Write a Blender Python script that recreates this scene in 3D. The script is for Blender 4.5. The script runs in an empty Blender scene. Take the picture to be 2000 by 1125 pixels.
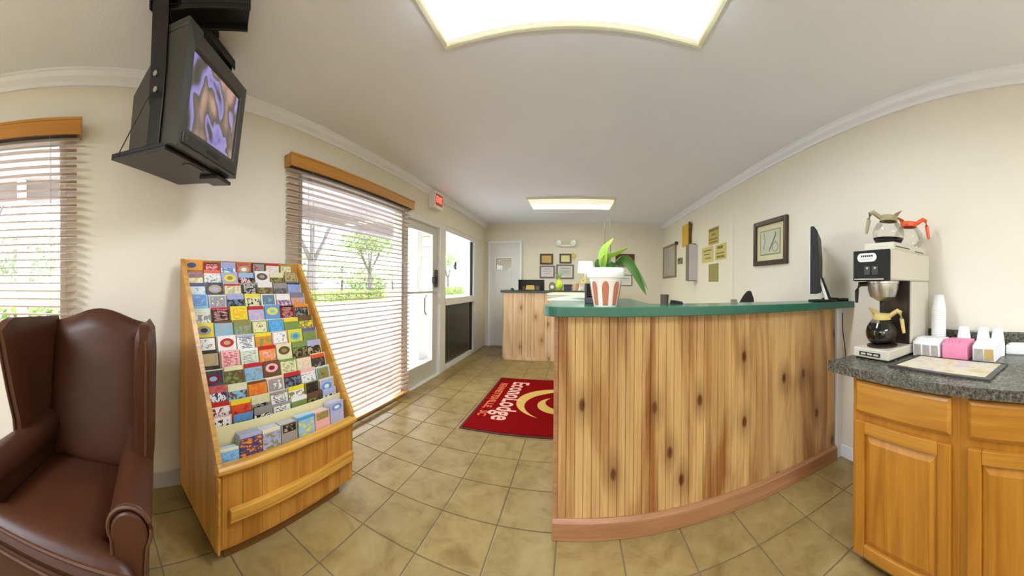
import bpy, bmesh, math, random
from math import sin, cos, pi, radians as R, atan2, hypot
from mathutils import Matrix, Vector

random.seed(11)
sc = bpy.context.scene
C = sc.collection

# ------------------------------------------------------------------ camera, world, exposure
# the photograph is a cylindrical panorama: a little under 190 degrees wide
FPX, CX, CY, CAMZ, ROLL = 610.4, 1125.75, 557.2, 1.2276, 0.0081
cd = bpy.data.cameras.new('panorama_camera')
cd.type = 'PANO'
cd.panorama_type = 'CENTRAL_CYLINDRICAL'
cd.central_cylindrical_radius = 1.0
cd.central_cylindrical_range_u_min = -CX / FPX
cd.central_cylindrical_range_u_max = (2000 - CX) / FPX
cd.central_cylindrical_range_v_min = -(1125 - CY) / FPX
cd.central_cylindrical_range_v_max = CY / FPX
cd.clip_start = 0.02
cam = bpy.data.objects.new('panorama_camera', cd)
C.objects.link(cam)
cr, sr = cos(ROLL), sin(ROLL)
cam.matrix_world = Matrix(((cr, -sr, 0, 0), (0, 0, -1, 0), (sr, cr, 0, CAMZ), (0, 0, 0, 1)))
sc.camera = cam

w = bpy.data.worlds.new('overcast_sky')
sc.world = w
w.use_nodes = True
wn = w.node_tree.nodes
bg = wn['Background']
bg.inputs['Color'].default_value = (0.90, 0.95, 1.0, 1)
bg.inputs['Strength'].default_value = 8.0

sc.view_settings.view_transform = 'Standard'
sc.view_settings.look = 'None'
sc.view_settings.gamma = 1
sc.view_settings.use_curve_mapping = False
sc.view_settings.exposure = 0.90
LAMP = 22.0          # radiance of the fluorescent ceiling light over the lobby

# ------------------------------------------------------------------ helpers
def lin(r, g, b):
    def f(c):
        c /= 255.0
        return c / 12.92 if c <= 0.04045 else ((c + 0.055) / 1.055) ** 2.4
    return (f(r), f(g), f(b))

def nt(name):
    m = bpy.data.materials.new(name)
    m.use_nodes = True
    t = m.node_tree
    return m, t, t.nodes, t.links, t.nodes['Principled BSDF']

def mixc(n, l, fac, a, b, mode='MIX'):
    x = n.new('ShaderNodeMix'); x.data_type = 'RGBA'; x.blend_type = mode
    for s, v in ((0, fac), (6, a), (7, b)):
        if isinstance(v, bpy.types.NodeSocket): l.new(v, x.inputs[s])
        elif s == 0: x.inputs[0].default_value = v
        else: x.inputs[s].default_value = (*v[:3], 1)
    return x.outputs[2]

def noise(n, l, vec, scale, detail=3, rough=.5, dist=0):
    x = n.new('ShaderNodeTexNoise')
    x.inputs['Scale'].default_value = scale
    x.inputs['Detail'].default_value = detail
    x.inputs['Roughness'].default_value = rough
    x.inputs['Distortion'].default_value = dist
    if vec is not None: l.new(vec, x.inputs['Vector'])
    return x.outputs['Fac']

def mapped(n, l, scale=(1, 1, 1), src='OBJ'):
    if src == 'POS':
        g = n.new('ShaderNodeNewGeometry').outputs['Position']
    else:
        g = n.new('ShaderNodeTexCoord').outputs['Object' if src == 'OBJ' else 'Generated']
    m = n.new('ShaderNodeMapping')
    m.inputs['Scale'].default_value = scale
    l.new(g, m.inputs['Vector'])
    return m.outputs['Vector']

def ramp(n, l, fac, stops, interp='LINEAR'):
    x = n.new('ShaderNodeValToRGB')
    x.color_ramp.interpolation = interp
    e = x.color_ramp.elements
    while len(e) < len(stops): e.new(0.5)
    for k, (p, c) in enumerate(stops):
        e[k].position = p; e[k].color = (*c[:3], 1)
    l.new(fac, x.inputs['Fac'])
    return x.outputs['Color']

def mat(name, col, rough=.6, metal=0, var=.05, vs=6, bump=0, bs=60, src='POS', coat=0, spec=.5):
    m, t, n, l, p = nt(name)
    v = mapped(n, l, (1, 1, 1), src)
    a = tuple(max(0, c * (1 - var)) for c in col); b = tuple(min(1, c * (1 + var)) for c in col)
    f = noise(n, l, v, vs, 4)
    l.new(mixc(n, l, f, a, b), p.inputs['Base Color'])
    p.inputs['Roughness'].default_value = rough
    p.inputs['Metallic'].default_value = metal
    p.inputs['Specular IOR Level'].default_value = spec
    if coat: p.inputs['Coat Weight'].default_value = coat; p.inputs['Coat Roughness'].default_value = .12
    if bump:
        b_ = n.new('ShaderNodeBump'); b_.inputs['Strength'].default_value = bump; b_.inputs['Distance'].default_value = .004
        l.new(noise(n, l, v, bs, 3), b_.inputs['Height']); l.new(b_.outputs['Normal'], p.inputs['Normal'])
    return m

def wood(name, light, dark, grain='z', across=7.0, along=.55, rough=.38, knots=None, fine=.10, lo=.34, hi=.66, coat=.15):
    m, t, n, l, p = nt(name)
    s = {'x': (along, across, across), 'y': (across, along, across), 'z': (across, across, along)}[grain]
    v = mapped(n, l, s, 'POS')
    f = noise(n, l, v, 1.0, 5, .55, 1.4)
    col = ramp(n, l, f, [(lo, dark), (hi, light)])
    s2 = {'x': (3, 160, 160), 'y': (160, 3, 160), 'z': (160, 160, 3)}[grain]
    f2 = noise(n, l, mapped(n, l, s2, 'POS'), 1.0, 3)
    g = ramp(n, l, f2, [(.3, (1 - fine,) * 3), (.7, (1 + fine * .3,) * 3)])
    col = mixc(n, l, 1.0, col, g, 'MULTIPLY')
    if knots:
        vo = n.new('ShaderNodeTexVoronoi'); vo.voronoi_dimensions = '2D'; vo.inputs['Scale'].default_value = 1.0
        vo.inputs['Randomness'].default_value = .85
        sp = n.new('ShaderNodeSeparateXYZ'); l.new(mapped(n, l, (3.9, 3.9, 1.75), 'POS'), sp.inputs[0])
        cb = n.new('ShaderNodeCombineXYZ'); l.new(sp.outputs['X'], cb.inputs['X']); l.new(sp.outputs['Z'], cb.inputs['Y'])
        l.new(cb.outputs[0], vo.inputs['Vector'])
        k = ramp(n, l, vo.outputs['Distance'], [(.035, (1, 1, 1)), (.075, (.42, .42, .42)), (.26, (0, 0, 0))])
        col = mixc(n, l, k, col, knots)
    l.new(col, p.inputs['Base Color'])
    p.inputs['Roughness'].default_value = rough
    p.inputs['Coat Weight'].default_value = coat
    p.inputs['Coat Roughness'].default_value = .25
    return m

def emit(name, col, s, base=None):
    m, t, n, l, p = nt(name)
    p.inputs['Base Color'].default_value = (*(base or col), 1)
    p.inputs['Emission Color'].default_value = (*col, 1)
    p.inputs['Emission Strength'].default_value = s
    return m

def glassy(name, tint=(1, 1, 1), ior=1.45, rough=.0, strength=1.0):
    m, t, n, l, p = nt(name)
    n.remove(p)
    fr = n.new('ShaderNodeFresnel'); fr.inputs['IOR'].default_value = ior
    tr = n.new('ShaderNodeBsdfTransparent'); tr.inputs['Color'].default_value = (*tint, 1)
    gl = n.new('ShaderNodeBsdfGlossy'); gl.inputs['Roughness'].default_value = rough
    mu = n.new('ShaderNodeMath'); mu.operation = 'MULTIPLY'; mu.inputs[1].default_value = strength
    l.new(fr.outputs[0], mu.inputs[0])
    mx = n.new('ShaderNodeMixShader')
    l.new(mu.outputs[0], mx.inputs[0]); l.new(tr.outputs[0], mx.inputs[1]); l.new(gl.outputs[0], mx.inputs[2])
    l.new(mx.outputs[0], n['Material Output'].inputs['Surface'])
    return m

WM = {}
def wm(o): return WM.get(o.name, Matrix.Identity(4)) if o is not None else Matrix.Identity(4)

class MB:
    def __init__(s): s.v = []; s.f = []
    def raw(s, v, f):
        k = len(s.v); s.v += [tuple(p) for p in v]; s.f += [tuple(i + k for i in q) for q in f]; return s
    def box(s, x0, x1, y0, y1, z0, z1):
        return s.raw([(x0, y0, z0), (x1, y0, z0), (x1, y1, z0), (x0, y1, z0), (x0, y0, z1), (x1, y0, z1), (x1, y1, z1), (x0, y1, z1)],
                     [(0, 3, 2, 1), (4, 5, 6, 7), (0, 1, 5, 4), (1, 2, 6, 5), (2, 3, 7, 6), (3, 0, 4, 7)])
    def prism(s, pts, axis, a0, a1):
        def P(p, a):
            return {'y': (p[0], a, p[1]), 'x': (a, p[0], p[1]), 'z': (p[0], p[1], a)}[axis]
        n = len(pts)
        v = [P(p, a0) for p in pts] + [P(p, a1) for p in pts]
        f = [tuple(range(n)), tuple(range(2 * n - 1, n - 1, -1))] + [(i, (i + 1) % n, n + (i + 1) % n, n + i) for i in range(n)]
        return s.raw(v, f)
    def taper(s, lo, z0, hi, z1):            # two rectangles (x0,x1,y0,y1)
        a, b, c, d = lo; e, f, g, h = hi
        return s.raw([(a, c, z0), (b, c, z0), (b, d, z0), (a, d, z0), (e, g, z1), (f, g, z1), (f, h, z1), (e, h, z1)],
                     [(0, 3, 2, 1), (4, 5, 6, 7), (0, 1, 5, 4), (1, 2, 6, 5), (2, 3, 7, 6), (3, 0, 4, 7)])
    def lathe(s, prof, c=(0, 0, 0), n=28, axis='z', caps=True):
        v = []; f = []; m = len(prof)
        for i in range(n):
            a = 2 * pi * i / n
            for r, z in prof:
                p = (r * cos(a), r * sin(a), z)
                if axis == 'x': p = (p[2], p[0], p[1])
                if axis == 'y': p = (p[0], p[2], p[1])
                v.append((p[0] + c[0], p[1] + c[1], p[2] + c[2]))
        for i in range(n):
            j = (i + 1) % n
            for k in range(m - 1): f.append((i * m + k, j * m + k, j * m + k + 1, i * m + k + 1))
        if caps:
            f.append(tuple(i * m for i in range(n))[::-1]); f.append(tuple(i * m + m - 1 for i in range(n)))
        return s.raw(v, f)
    def tube(s, pts, r, n=8, closed=False):
        pts = [Vector(p) for p in pts]; k = len(pts); v = []; f = []
        for i, p in enumerate(pts):
            a = pts[(i - 1) % k] if closed or i > 0 else p
            b = pts[(i + 1) % k] if closed or i < k - 1 else p
            t = (b - a).normalized()
            up = Vector((0, 0, 1)) if abs(t.z) < .9 else Vector((1, 0, 0))
            u = t.cross(up).normalized(); q = u.cross(t)
            rr = r[i] if isinstance(r, (list, tuple)) else r
            for j in range(n):
                g = 2 * pi * j / n
                v.append(p + u * cos(g) * rr + q * sin(g) * rr)
        for i in range(k if closed else k - 1):
            i2 = (i + 1) % k
            for j in range(n):
                f.append((i * n + j, i * n + (j + 1) % n, i2 * n + (j + 1) % n, i2 * n + j))
        if not closed:
            f.append(tuple(range(n))[::-1]); f.append(tuple(range((k - 1) * n, k * n)))
        return s.raw(v, f)
    def slab(s, nu, nv, fn):                  # fn(u, v) -> (front point, back point); closed cushion
        N = (nu + 1) * (nv + 1); a = []; b = []
        for j in range(nv + 1):
            for i in range(nu + 1):
                p, q = fn(i / nu, j / nv); a.append(p); b.append(q)
        f = []; I = lambda i, j: j * (nu + 1) + i
        for j in range(nv):
            for i in range(nu):
                f.append((I(i, j), I(i + 1, j), I(i + 1, j + 1), I(i, j + 1)))
                f.append((N + I(i, j + 1), N + I(i + 1, j + 1), N + I(i + 1, j), N + I(i, j)))
        for i in range(nu):
            f.append((I(i, 0), N + I(i, 0), N + I(i + 1, 0), I(i + 1, 0))); f.append((I(i + 1, nv), N + I(i + 1, nv), N + I(i, nv), I(i, nv)))
        for j in range(nv):
            f.append((I(0, j + 1), N + I(0, j + 1), N + I(0, j), I(0, j))); f.append((I(nu, j), N + I(nu, j), N + I(nu, j + 1), I(nu, j + 1)))
        return s.raw(a + b, f)
    def mesh(s, name, m, smooth=False, inv=None):
        me = bpy.data.meshes.new(name)
        v = s.v if inv is None else [tuple(inv @ Vector(p)) for p in s.v]
        me.from_pydata(v, [], s.f); me.update()
        bm = bmesh.new(); bm.from_mesh(me); bmesh.ops.recalc_face_normals(bm, faces=bm.faces); bm.to_mesh(me); bm.free()
        if m is not None: me.materials.append(m)
        if smooth: me.polygons.foreach_set('use_smooth', [True] * len(me.polygons))
        return me
    def build(s, name, m, parent=None, smooth=False, bevel=0, local=False, subsurf=0, seg=2):
        inv = None if (local or parent is None) else wm(parent).inverted()
        o = bpy.data.objects.new(name, s.mesh(name, m, smooth, inv)); C.objects.link(o)
        if parent is not None: o.parent = parent; WM[o.name] = wm(parent)
        if bevel:
            b = o.modifiers.new('edge', 'BEVEL'); b.width = bevel; b.segments = seg; b.limit_method = 'ANGLE'; b.angle_limit = R(35)
        if subsurf:
            b = o.modifiers.new('smooth', 'SUBSURF'); b.levels = subsurf; b.render_levels = subsurf
        if smooth and not subsurf:
            try: o.data.set_sharp_from_angle(angle=R(40))
            except Exception: pass
        return o

def box(*a): return MB().box(*a)
def tag(o, label, cat, group=None):
    o['label'] = label; o['category'] = cat
    if group: o['group'] = group
    return o
def thing(name, label, cat, loc, rotz=0, group=None, mtx=None):
    o = bpy.data.objects.new(name, None); C.objects.link(o)
    o.empty_display_size = .05
    M = mtx if mtx is not None else Matrix.Translation(loc) @ Matrix.Rotation(rotz, 4, 'Z')
    o.matrix_world = M
    WM[o.name] = M
    return tag(o, label, cat, group)
def struct(o, label=None):
    o['kind'] = 'structure'
    if label: o['label'] = label
    return o
def part_copy(src, parent, loc):
    c = src.copy(); C.objects.link(c); c.parent = parent; c.location = loc
    WM[c.name] = wm(parent) @ Matrix.Translation(loc)
    return c
def dup(root, loc, rotz=0):
    c = root.copy(); C.objects.link(c); c.location = loc; c.rotation_euler = (0, 0, rotz)
    for ch in list(root.children):
        d = ch.copy(); C.objects.link(d); d.parent = c
        for g in list(ch.children):
            e = g.copy(); C.objects.link(e); e.parent = d
    return c
def text_obj(s, size, m, parent, M, name='lettering', extrude=.0006, width=1.0, bold=0.0):
    cu = bpy.data.curves.new(name, 'FONT'); cu.body = s; cu.size = size; cu.extrude = extrude
    cu.offset = bold; cu.align_x = 'CENTER'; cu.align_y = 'CENTER'; cu.space_character = 1.05
    t = bpy.data.objects.new(name, cu); C.objects.link(t)
    dg = bpy.context.evaluated_depsgraph_get()
    me = bpy.data.meshes.new_from_object(t.evaluated_get(dg))
    bpy.data.objects.remove(t); bpy.data.curves.remove(cu)
    me.transform(wm(parent).inverted() @ M @ Matrix.Diagonal((width, 1, 1, 1)))
    me.materials.clear(); me.materials.append(m)
    o = bpy.data.objects.new(name, me); C.objects.link(o); o.parent = parent
    return o
def arc(cx, cy, r, a0, a1, n):
    return [(cx + r * cos(R(a0 + (a1 - a0) * i / n)), cy + r * sin(R(a0 + (a1 - a0) * i / n))) for i in range(n + 1)]

# ------------------------------------------------------------------ materials
WALL = mat('cream_wall_paint', lin(235, 226, 209), .75, var=.025, vs=2, bump=.08, bs=180)
CEIL = mat('ceiling_paint', lin(243, 246, 255), .9, var=.02, vs=3, bump=.25, bs=90)
TRIMW = mat('white_trim_paint', lin(244, 245, 248), .45, var=.02)
COVE = mat('grey_vinyl_base', lin(196, 190, 182), .55, var=.03)
ALU = mat('pale_aluminium', lin(205, 202, 192), .38, .25, var=.04)
ALUW = mat('white_aluminium', lin(228, 225, 218), .4, .1, var=.03)
GLASS = glassy('window_glass', (.98, .99, .985), 1.3, 0, .35)
DKPANEL = mat('dark_glazed_panel', lin(62, 60, 46), .18, var=.2, vs=2, spec=.6)
GROUT = mat('tile_grout', lin(122, 104, 76), .9, var=.1, vs=30)
BLACKP = mat('black_plastic', lin(34, 32, 30), .5, var=.12, vs=14, spec=.3)
BLACKM = mat('black_metal', lin(34, 33, 33), .38, .3, var=.1)
DKGREY = mat('dark_grey_plastic', lin(62, 60, 57), .45, var=.1)
SILVER = mat('brushed_steel', lin(190, 186, 178), .28, .9, var=.08, vs=20)
PUTTY = mat('putty_enamel', lin(206, 199, 180), .4, var=.03)
WHITEP = mat('white_plastic', lin(238, 237, 233), .45, var=.02)
FOAM = mat('white_foam', lin(246, 245, 243), .6, var=.015)
PAPER = mat('white_paper', lin(236, 234, 226), .85, var=.02)
CREAMP = mat('cream_board', lin(232, 222, 170), .6, var=.04)
OAK = wood('golden_oak', lin(188, 128, 40), lin(162, 100, 20), 'z', 14, 1.0)
OAKH = wood('golden_oak_cross', lin(192, 134, 46), lin(166, 104, 24), 'y', 16, 1.0)
RACKW = wood('honey_oak_veneer', lin(206, 148, 62), lin(172, 112, 34), 'z', 12, .6)
RACKH = wood('honey_oak_solid', lin(222, 170, 74), lin(188, 130, 44), 'y', 22, 1.0)
VALW = wood('valance_oak', lin(206, 148, 62), lin(182, 120, 40), 'y', 14, .8)
PINE = wood('knotty_beadboard', lin(220, 178, 116), lin(158, 102, 48), 'z', 5.2, .62, .36, lin(104, 56, 22), .12, .34, .56)
PINEB = wood('base_rail_wood', lin(186, 136, 94), lin(162, 110, 70), 'x', 20, 1.0)
PINE2 = wood('pale_board', lin(236, 204, 164), lin(214, 172, 124), 'z', 5.5, .5, .4, lin(150, 96, 50), .08)
SLAT = mat('faux_wood_slat', lin(186, 156, 132), .45, var=.06, vs=10)
GREEN = mat('green_laminate', lin(40, 98, 78), .22, var=.06, vs=20, spec=.6)
DKGREEN = mat('dark_green_laminate', lin(52, 66, 60), .3, var=.06)
GRANITE = None
def granite():
    m, t, n, l, p = nt('charcoal_speckled_laminate')
    v = mapped(n, l, (1, 1, 1), 'POS')
    a = ramp(n, l, noise(n, l, v, 70, 6, .7), [(.36, lin(40, 40, 36)), (.52, lin(92, 90, 80)), (.68, lin(136, 130, 114))])
    p.inputs['Roughness'].default_value = .26
    l.new(a, p.inputs['Base Color']); return m
GRANITE = granite()
def tilemat():
    m, t, n, l, p = nt('sand_ceramic_tile')
    v = mapped(n, l, (1, 1, 1), 'POS')
    oi = n.new('ShaderNodeObjectInfo')
    a = ramp(n, l, noise(n, l, v, 7, 6, .65, .6), [(.30, lin(128, 104, 60)), (.5, lin(154, 131, 82)), (.72, lin(168, 147, 100))])
    tint = ramp(n, l, oi.outputs['Random'], [(0, (.90, .89, .86)), (1, (1.04, 1.03, 1.0))])
    l.new(mixc(n, l, 1.0, a, tint, 'MULTIPLY'), p.inputs['Base Color'])
    p.inputs['Roughness'].default_value = .34
    b = n.new('ShaderNodeBump'); b.inputs['Strength'].default_value = .15; b.inputs['Distance'].default_value = .003
    l.new(noise(n, l, v, 24, 4), b.inputs['Height']); l.new(b.outputs['Normal'], p.inputs['Normal'])
    return m
TILE = tilemat()
LEATHER = mat('brown_leather', lin(70, 37, 19), .42, var=.22, vs=5, bump=.10, bs=260, src='POS', spec=.38)
LEATHERD = mat('brown_leather_piping', lin(82, 48, 30), .35, var=.12, vs=9, spec=.6)
LEGW = mat('dark_stained_leg', lin(52, 28, 18), .3, var=.1)
MATRED = mat('red_carpet_pile', lin(128, 5, 8), 1.0, var=.14, vs=40, bump=.4, bs=400, spec=.05)
MATEDGE = mat('dark_rubber_edge', lin(66, 26, 18), .8, var=.1)
GOLD = mat('gold_carpet_print', lin(206, 168, 84), .95, var=.10, vs=60)
PINKP = mat('pale_carpet_print', lin(226, 178, 160), .95, var=.08, vs=60)
ORNG = mat('orange_carpet_print', lin(208, 108, 60), .95, var=.08, vs=60)
LENS = emit('lit_prismatic_lens', (.82, .92, 1.04), LAMP, (.9, .9, .85))
LSKIRT = emit('cream_lens_skirt', (1.0, .97, .80), .30, (.85, .84, .72))
LENS_BACK = emit('dim_prismatic_lens', (.98, 1.0, .70), LAMP * .55, (.9, .9, .85))
LENS_ADDED = emit('added_light_lens', (.82, .92, 1.04), LAMP * 1.2, (.9, .9, .85))
CREAMF = mat('cream_fixture_frame', lin(236, 232, 204), .5, var=.02)
DKWOOD = mat('dark_walnut_frame', lin(64, 44, 30), .35, var=.12, vs=30)

# ------------------------------------------------------------------ room shell
XL, XR, YF, YB, H = -1.815, 1.72, 6.05, -4.3, 2.435
TP, TX, TY = 0.3046, -1.608, 0.3268

fl = struct(MB().box(XL - .12, XR + .1, YB - .1, YF + .1, -.08, -.004).build('floor', GROUT))
tile_mesh = None
rest = MB()
GAP = .0035
i0 = math.floor((XL - TX) / TP); i1 = math.ceil((XR - TX) / TP)
j0 = math.floor((YB - TY) / TP); j1 = math.ceil((YF - TY) / TP)
def tile_box(b, x0, x1, y0, y1):
    e = .003
    b.taper((x0, x1, y0, y1), -.006, (x0, x1, y0, y1), -.0012)
    b.taper((x0, x1, y0, y1), -.0012, (x0 + e, x1 - e, y0 + e, y1 - e), .0)
for j in range(j0, j1):
    for i in range(i0, i1):
        x0, x1 = TX + i * TP, TX + (i + 1) * TP; y0, y1 = TY + j * TP, TY + (j + 1) * TP
        full = x0 >= XL and x1 <= XR and y0 >= YB and y1 <= YF
        x0c, x1c, y0c, y1c = max(x0, XL) + GAP, min(x1, XR) - GAP, max(y0, YB) + GAP, min(y1, YF) - GAP
        if x1c - x0c < .02 or y1c - y0c < .02: continue
        hidden = (x0 > -.12 and y0 > 1.55) or y1 < -.62 or (x0 > 1.15 and y1 < .85)
        if hidden:
            tile_box(rest, x0c, x1c, y0c, y1c); continue
        if full:
            if tile_mesh is None:
                b = MB(); tile_box(b, -TP / 2 + GAP, TP / 2 - GAP, -TP / 2 + GAP, TP / 2 - GAP); tile_mesh = b.mesh('tile', TILE)
            o = bpy.data.objects.new('tile', tile_mesh); o.location = ((x0 + x1) / 2, (y0 + y1) / 2, 0)
        else:
            b = MB(); cx, cy = (x0c + x1c) / 2, (y0c + y1c) / 2
            tile_box(b, x0c - cx, x1c - cx, y0c - cy, y1c - cy)
            o = bpy.data.objects.new('tile', b.mesh('tile', TILE)); o.location = (cx, cy, 0)
        C.objects.link(o); o.parent = fl
o = rest.build('tile_field', TILE, fl); o['kind'] = 'stuff'

struct(box(XL - .12, XR + .1, YB - .1, YF + .1, H, H + .1).build('ceiling', CEIL))

b = MB(); T = XL - .12
b.box(T, XL, YB, -3.9, 0, H).box(T, XL, -3.9, -2.3, 0, .85).box(T, XL, -3.9, -2.3, 2.06, H).box(T, XL, -2.3, -1.45, 0, H).box(T, XL, -1.45, -.11, 0, .85).box(T, XL, -1.45, -.11, 2.06, H)
b.box(T, XL, -.11, 1.467, 0, H).box(T, XL, 1.467, 5.51, 2.06, H).box(T, XL, 5.51, YF, 0, H)
struct(b.build('wall_left', WALL))
struct(box(XR, XR + .1, YB, YF, 0, H).build('wall_right', WALL))
struct(box(XL - .12, XR + .1, YF, YF + .1, 0, H).build('wall_far', WALL))
struct(box(XL - .12, XR + .1, YB - .1, YB, 0, H).build('wall_near', WALL))
def crown(x, s, y0, y1):
    p = [(x, H), (x + s * .062, H), (x + s * .062, H - .008), (x + s * .052, H - .014), (x + s * .040, H - .034),
         (x + s * .018, H - .052), (x + s * .012, H - .062), (x + s * .012, H - .072), (x, H - .072)]
    return MB().prism(p, 'y', y0, y1)
struct(crown(XL, 1, YB, YF).build('trim_1', TRIMW), 'white crown moulding along the window wall')
struct(crown(XR, -1, YB, YF).build('trim_2', TRIMW), 'white crown moulding along the right wall')
struct(box(XL, XL + .012, YB, 1.45, 0, .095).build('baseboard_left', COVE, bevel=.004))
struct(MB().box(XR - .012, XR, 1.0, 1.52, 0, .09).build('baseboard_right', TRIMW, bevel=.004))
struct(MB().box(XL, XL + .012, 2.98, YF, 2.06, 2.102).build('trim_3', WALL, bevel=.004), 'painted header board over the storefront')
struct(MB().box(XR - .012, XR, 3.13, YF, 0, 2.06).build('trim_4', WALL, bevel=.004), 'flush painted panel on the right wall behind the desk')
struct(MB().box(1.663, XR, 1.502, 1.60, 0, 1.08).build('trim_5', TRIMW, bevel=.004), 'white post closing the end of the front counter')

# ------------------------------------------------------------------ storefront and windows
def frame(b, x0, x1, y0, y1, z0, z1, t):
    b.box(x0, x1, y0, y0 + t, z0, z1).box(x0, x1, y1 - t, y1, z0, z1).box(x0, x1, y0 + t, y1 - t, z0, z0 + t).box(x0, x1, y0 + t, y1 - t, z1 - t, z1)
    return b
W1 = struct(frame(MB(), -1.93, -1.82, -1.45, -.11, .85, 2.06, .04).build('window_1', ALUW, bevel=.004))
box(-1.885, -1.879, -1.41, -.15, .89, 2.02).build('pane', GLASS, W1)
box(-1.93, -1.79, -1.47, -.09, .82, .85).build('window_sill', TRIMW, W1, bevel=.006)
W4 = struct(frame(MB(), -1.93, -1.82, -3.9, -2.3, .85, 2.06, .04).build('added_window', ALUW, bevel=.004))  # unseen window added behind the viewer for extra daylight
box(-1.885, -1.879, -3.86, -2.34, .89, 2.02).build('pane', GLASS, W4)
W2 = struct(frame(MB(), -1.93, -1.82, 1.467, 2.955, .0, 2.06, .045).build('window_2', ALU, bevel=.004))
box(-1.885, -1.879, 1.51, 2.91, .045, 2.015).build('pane', GLASS, W2)

D1 = struct(MB().box(-1.93, -1.80, 2.955, 3.0, 0, 2.06).box(-1.93, -1.80, 3.865, 4.03, 0, 2.06).box(-1.93, -1.80, 3.0, 3.865, 1.985, 2.06).box(-1.93, -1.80, 3.0, 3.865, -.004, .012).build('door_1', ALUW, bevel=.005), 'white aluminium frame of the glass entrance door')
leaf = MB().box(-1.885, -1.845, 3.005, 3.085, .015, 1.98).box(-1.885, -1.845, 3.725, 3.858, .015, 1.98).box(-1.885, -1.845, 3.085, 3.725, 1.885, 1.98).box(-1.885, -1.845, 3.085, 3.725, .015, .225).build('door_leaf', ALU, D1, bevel=.004)
box(-1.868, -1.862, 3.085, 3.725, .225, 1.885).build('pane', GLASS, leaf)
MB().tube([(-1.83, 3.04, 1.125), (-1.83, 3.80, 1.125)], .014, 10).box(-1.85, -1.825, 3.03, 3.05, 1.11, 1.14).box(-1.85, -1.825, 3.79, 3.81, 1.11, 1.14).build('push_bar', ALU, leaf, True)
box(-1.845, -1.80, 3.70, 3.775, 1.235, 1.325).build('door_lock', BLACKP, leaf, bevel=.006)
box(-1.845, -1.815, 3.775, 3.83, 1.19, 1.42).build('latch_plate', DKGREY, leaf, bevel=.004)
MB().tube([(-1.90, 3.66, .82), (-1.93, 3.66, .86), (-1.93, 3.66, 1.04), (-1.90, 3.66, 1.08)], .012, 8).build('pull_handle', DKGREY, leaf, True)
MB().lathe([(.012, 0), (.012, .10)], (-1.815, 3.862, 1.5), 10).lathe([(.012, 0), (.012, .10)], (-1.815, 3.862, .95), 10).build('hinge', ALU, leaf, True)

W3 = struct(MB().box(-1.93, -1.81, 4.03, 4.075, 0, 2.06).box(-1.93, -1.81, 5.33, 5.51, 0, 2.06).box(-1.93, -1.81, 4.075, 5.33, 1.985, 2.06).box(-1.93, -1.81, 4.075, 5.33, 0, .06).build('window_3', ALUW, bevel=.004), 'white framed sidelight window beside the glass door')
box(-1.93, -1.79, 4.06, 5.36, .925, 1.03).build('sill_rail', ALUW, W3, bevel=.006)
box(-1.885, -1.879, 4.075, 5.33, 1.03, 1.985).build('pane', GLASS, W3)
box(-1.90, -1.86, 4.075, 5.33, .06, .925).build('lower_panel', DKPANEL, W3)
box(-1.87, -1.845, 5.27, 5.33, .06, 1.985).build('edge_channel', BLACKP, W3)
st = MB().prism(arc(4.60, 1.545, .042, 0, 360, 20)[:-1], 'x', -1.878, -1.8745).prism([(4.558, 1.46), (4.642, 1.46), (4.642, 1.545), (4.558, 1.545)], 'x', -1.878, -1.875)
stk = tag(st.build('window_sticker', mat('grey_sticker', lin(84, 78, 92), .6)), 'dark oval sticker on the sidelight pane beside the glass door', 'sticker')
MB().prism(arc(4.60, 1.515, .02, 0, 360, 16)[:-1], 'x', -1.8745, -1.8735).build('emblem', mat('sticker_print', lin(150, 150, 160), .6), stk)

D2 = struct(MB().box(-1.745, -1.70, 6.0, 6.05, 0, 2.09).box(-1.11, -1.065, 6.0, 6.05, 0, 2.09).box(-1.70, -1.11, 6.0, 6.05, 2.045, 2.09).build('door_2', TRIMW, bevel=.006), 'white casing of the far door')
DL = MB().box(-1.70, -1.58, 6.015, 6.048, .02, 2.045).box(-1.27, -1.11, 6.015, 6.048, .02, 2.045).box(-1.58, -1.27, 6.015, 6.048, .02, 1.53).box(-1.58, -1.27, 6.015, 6.048, 1.75, 2.045).build('door_leaf', mat('white_door_paint', lin(226, 225, 224), .5, var=.02), D2, bevel=.003)
box(-1.58, -1.27, 6.03, 6.036, 1.53, 1.75).build('pane', glassy('door_lite_glass', (.98, .99, .97)), DL)
MB().box(-1.60, -1.58, 6.005, 6.02, 1.51, 1.77).box(-1.27, -1.25, 6.005, 6.02, 1.51, 1.77).box(-1.58, -1.27, 6.005, 6.02, 1.51, 1.53).box(-1.58, -1.27, 6.005, 6.02, 1.75, 1.77).build('glazing_bead', TRIMW, DL)
MB().lathe([(.0, 0), (.024, .006), (.028, .02), (.02, .036), (.009, .04), (.009, .06)], (-1.165, 5.955, .98), 16, 'y').build('door_knob', SILVER, DL, True)
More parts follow.
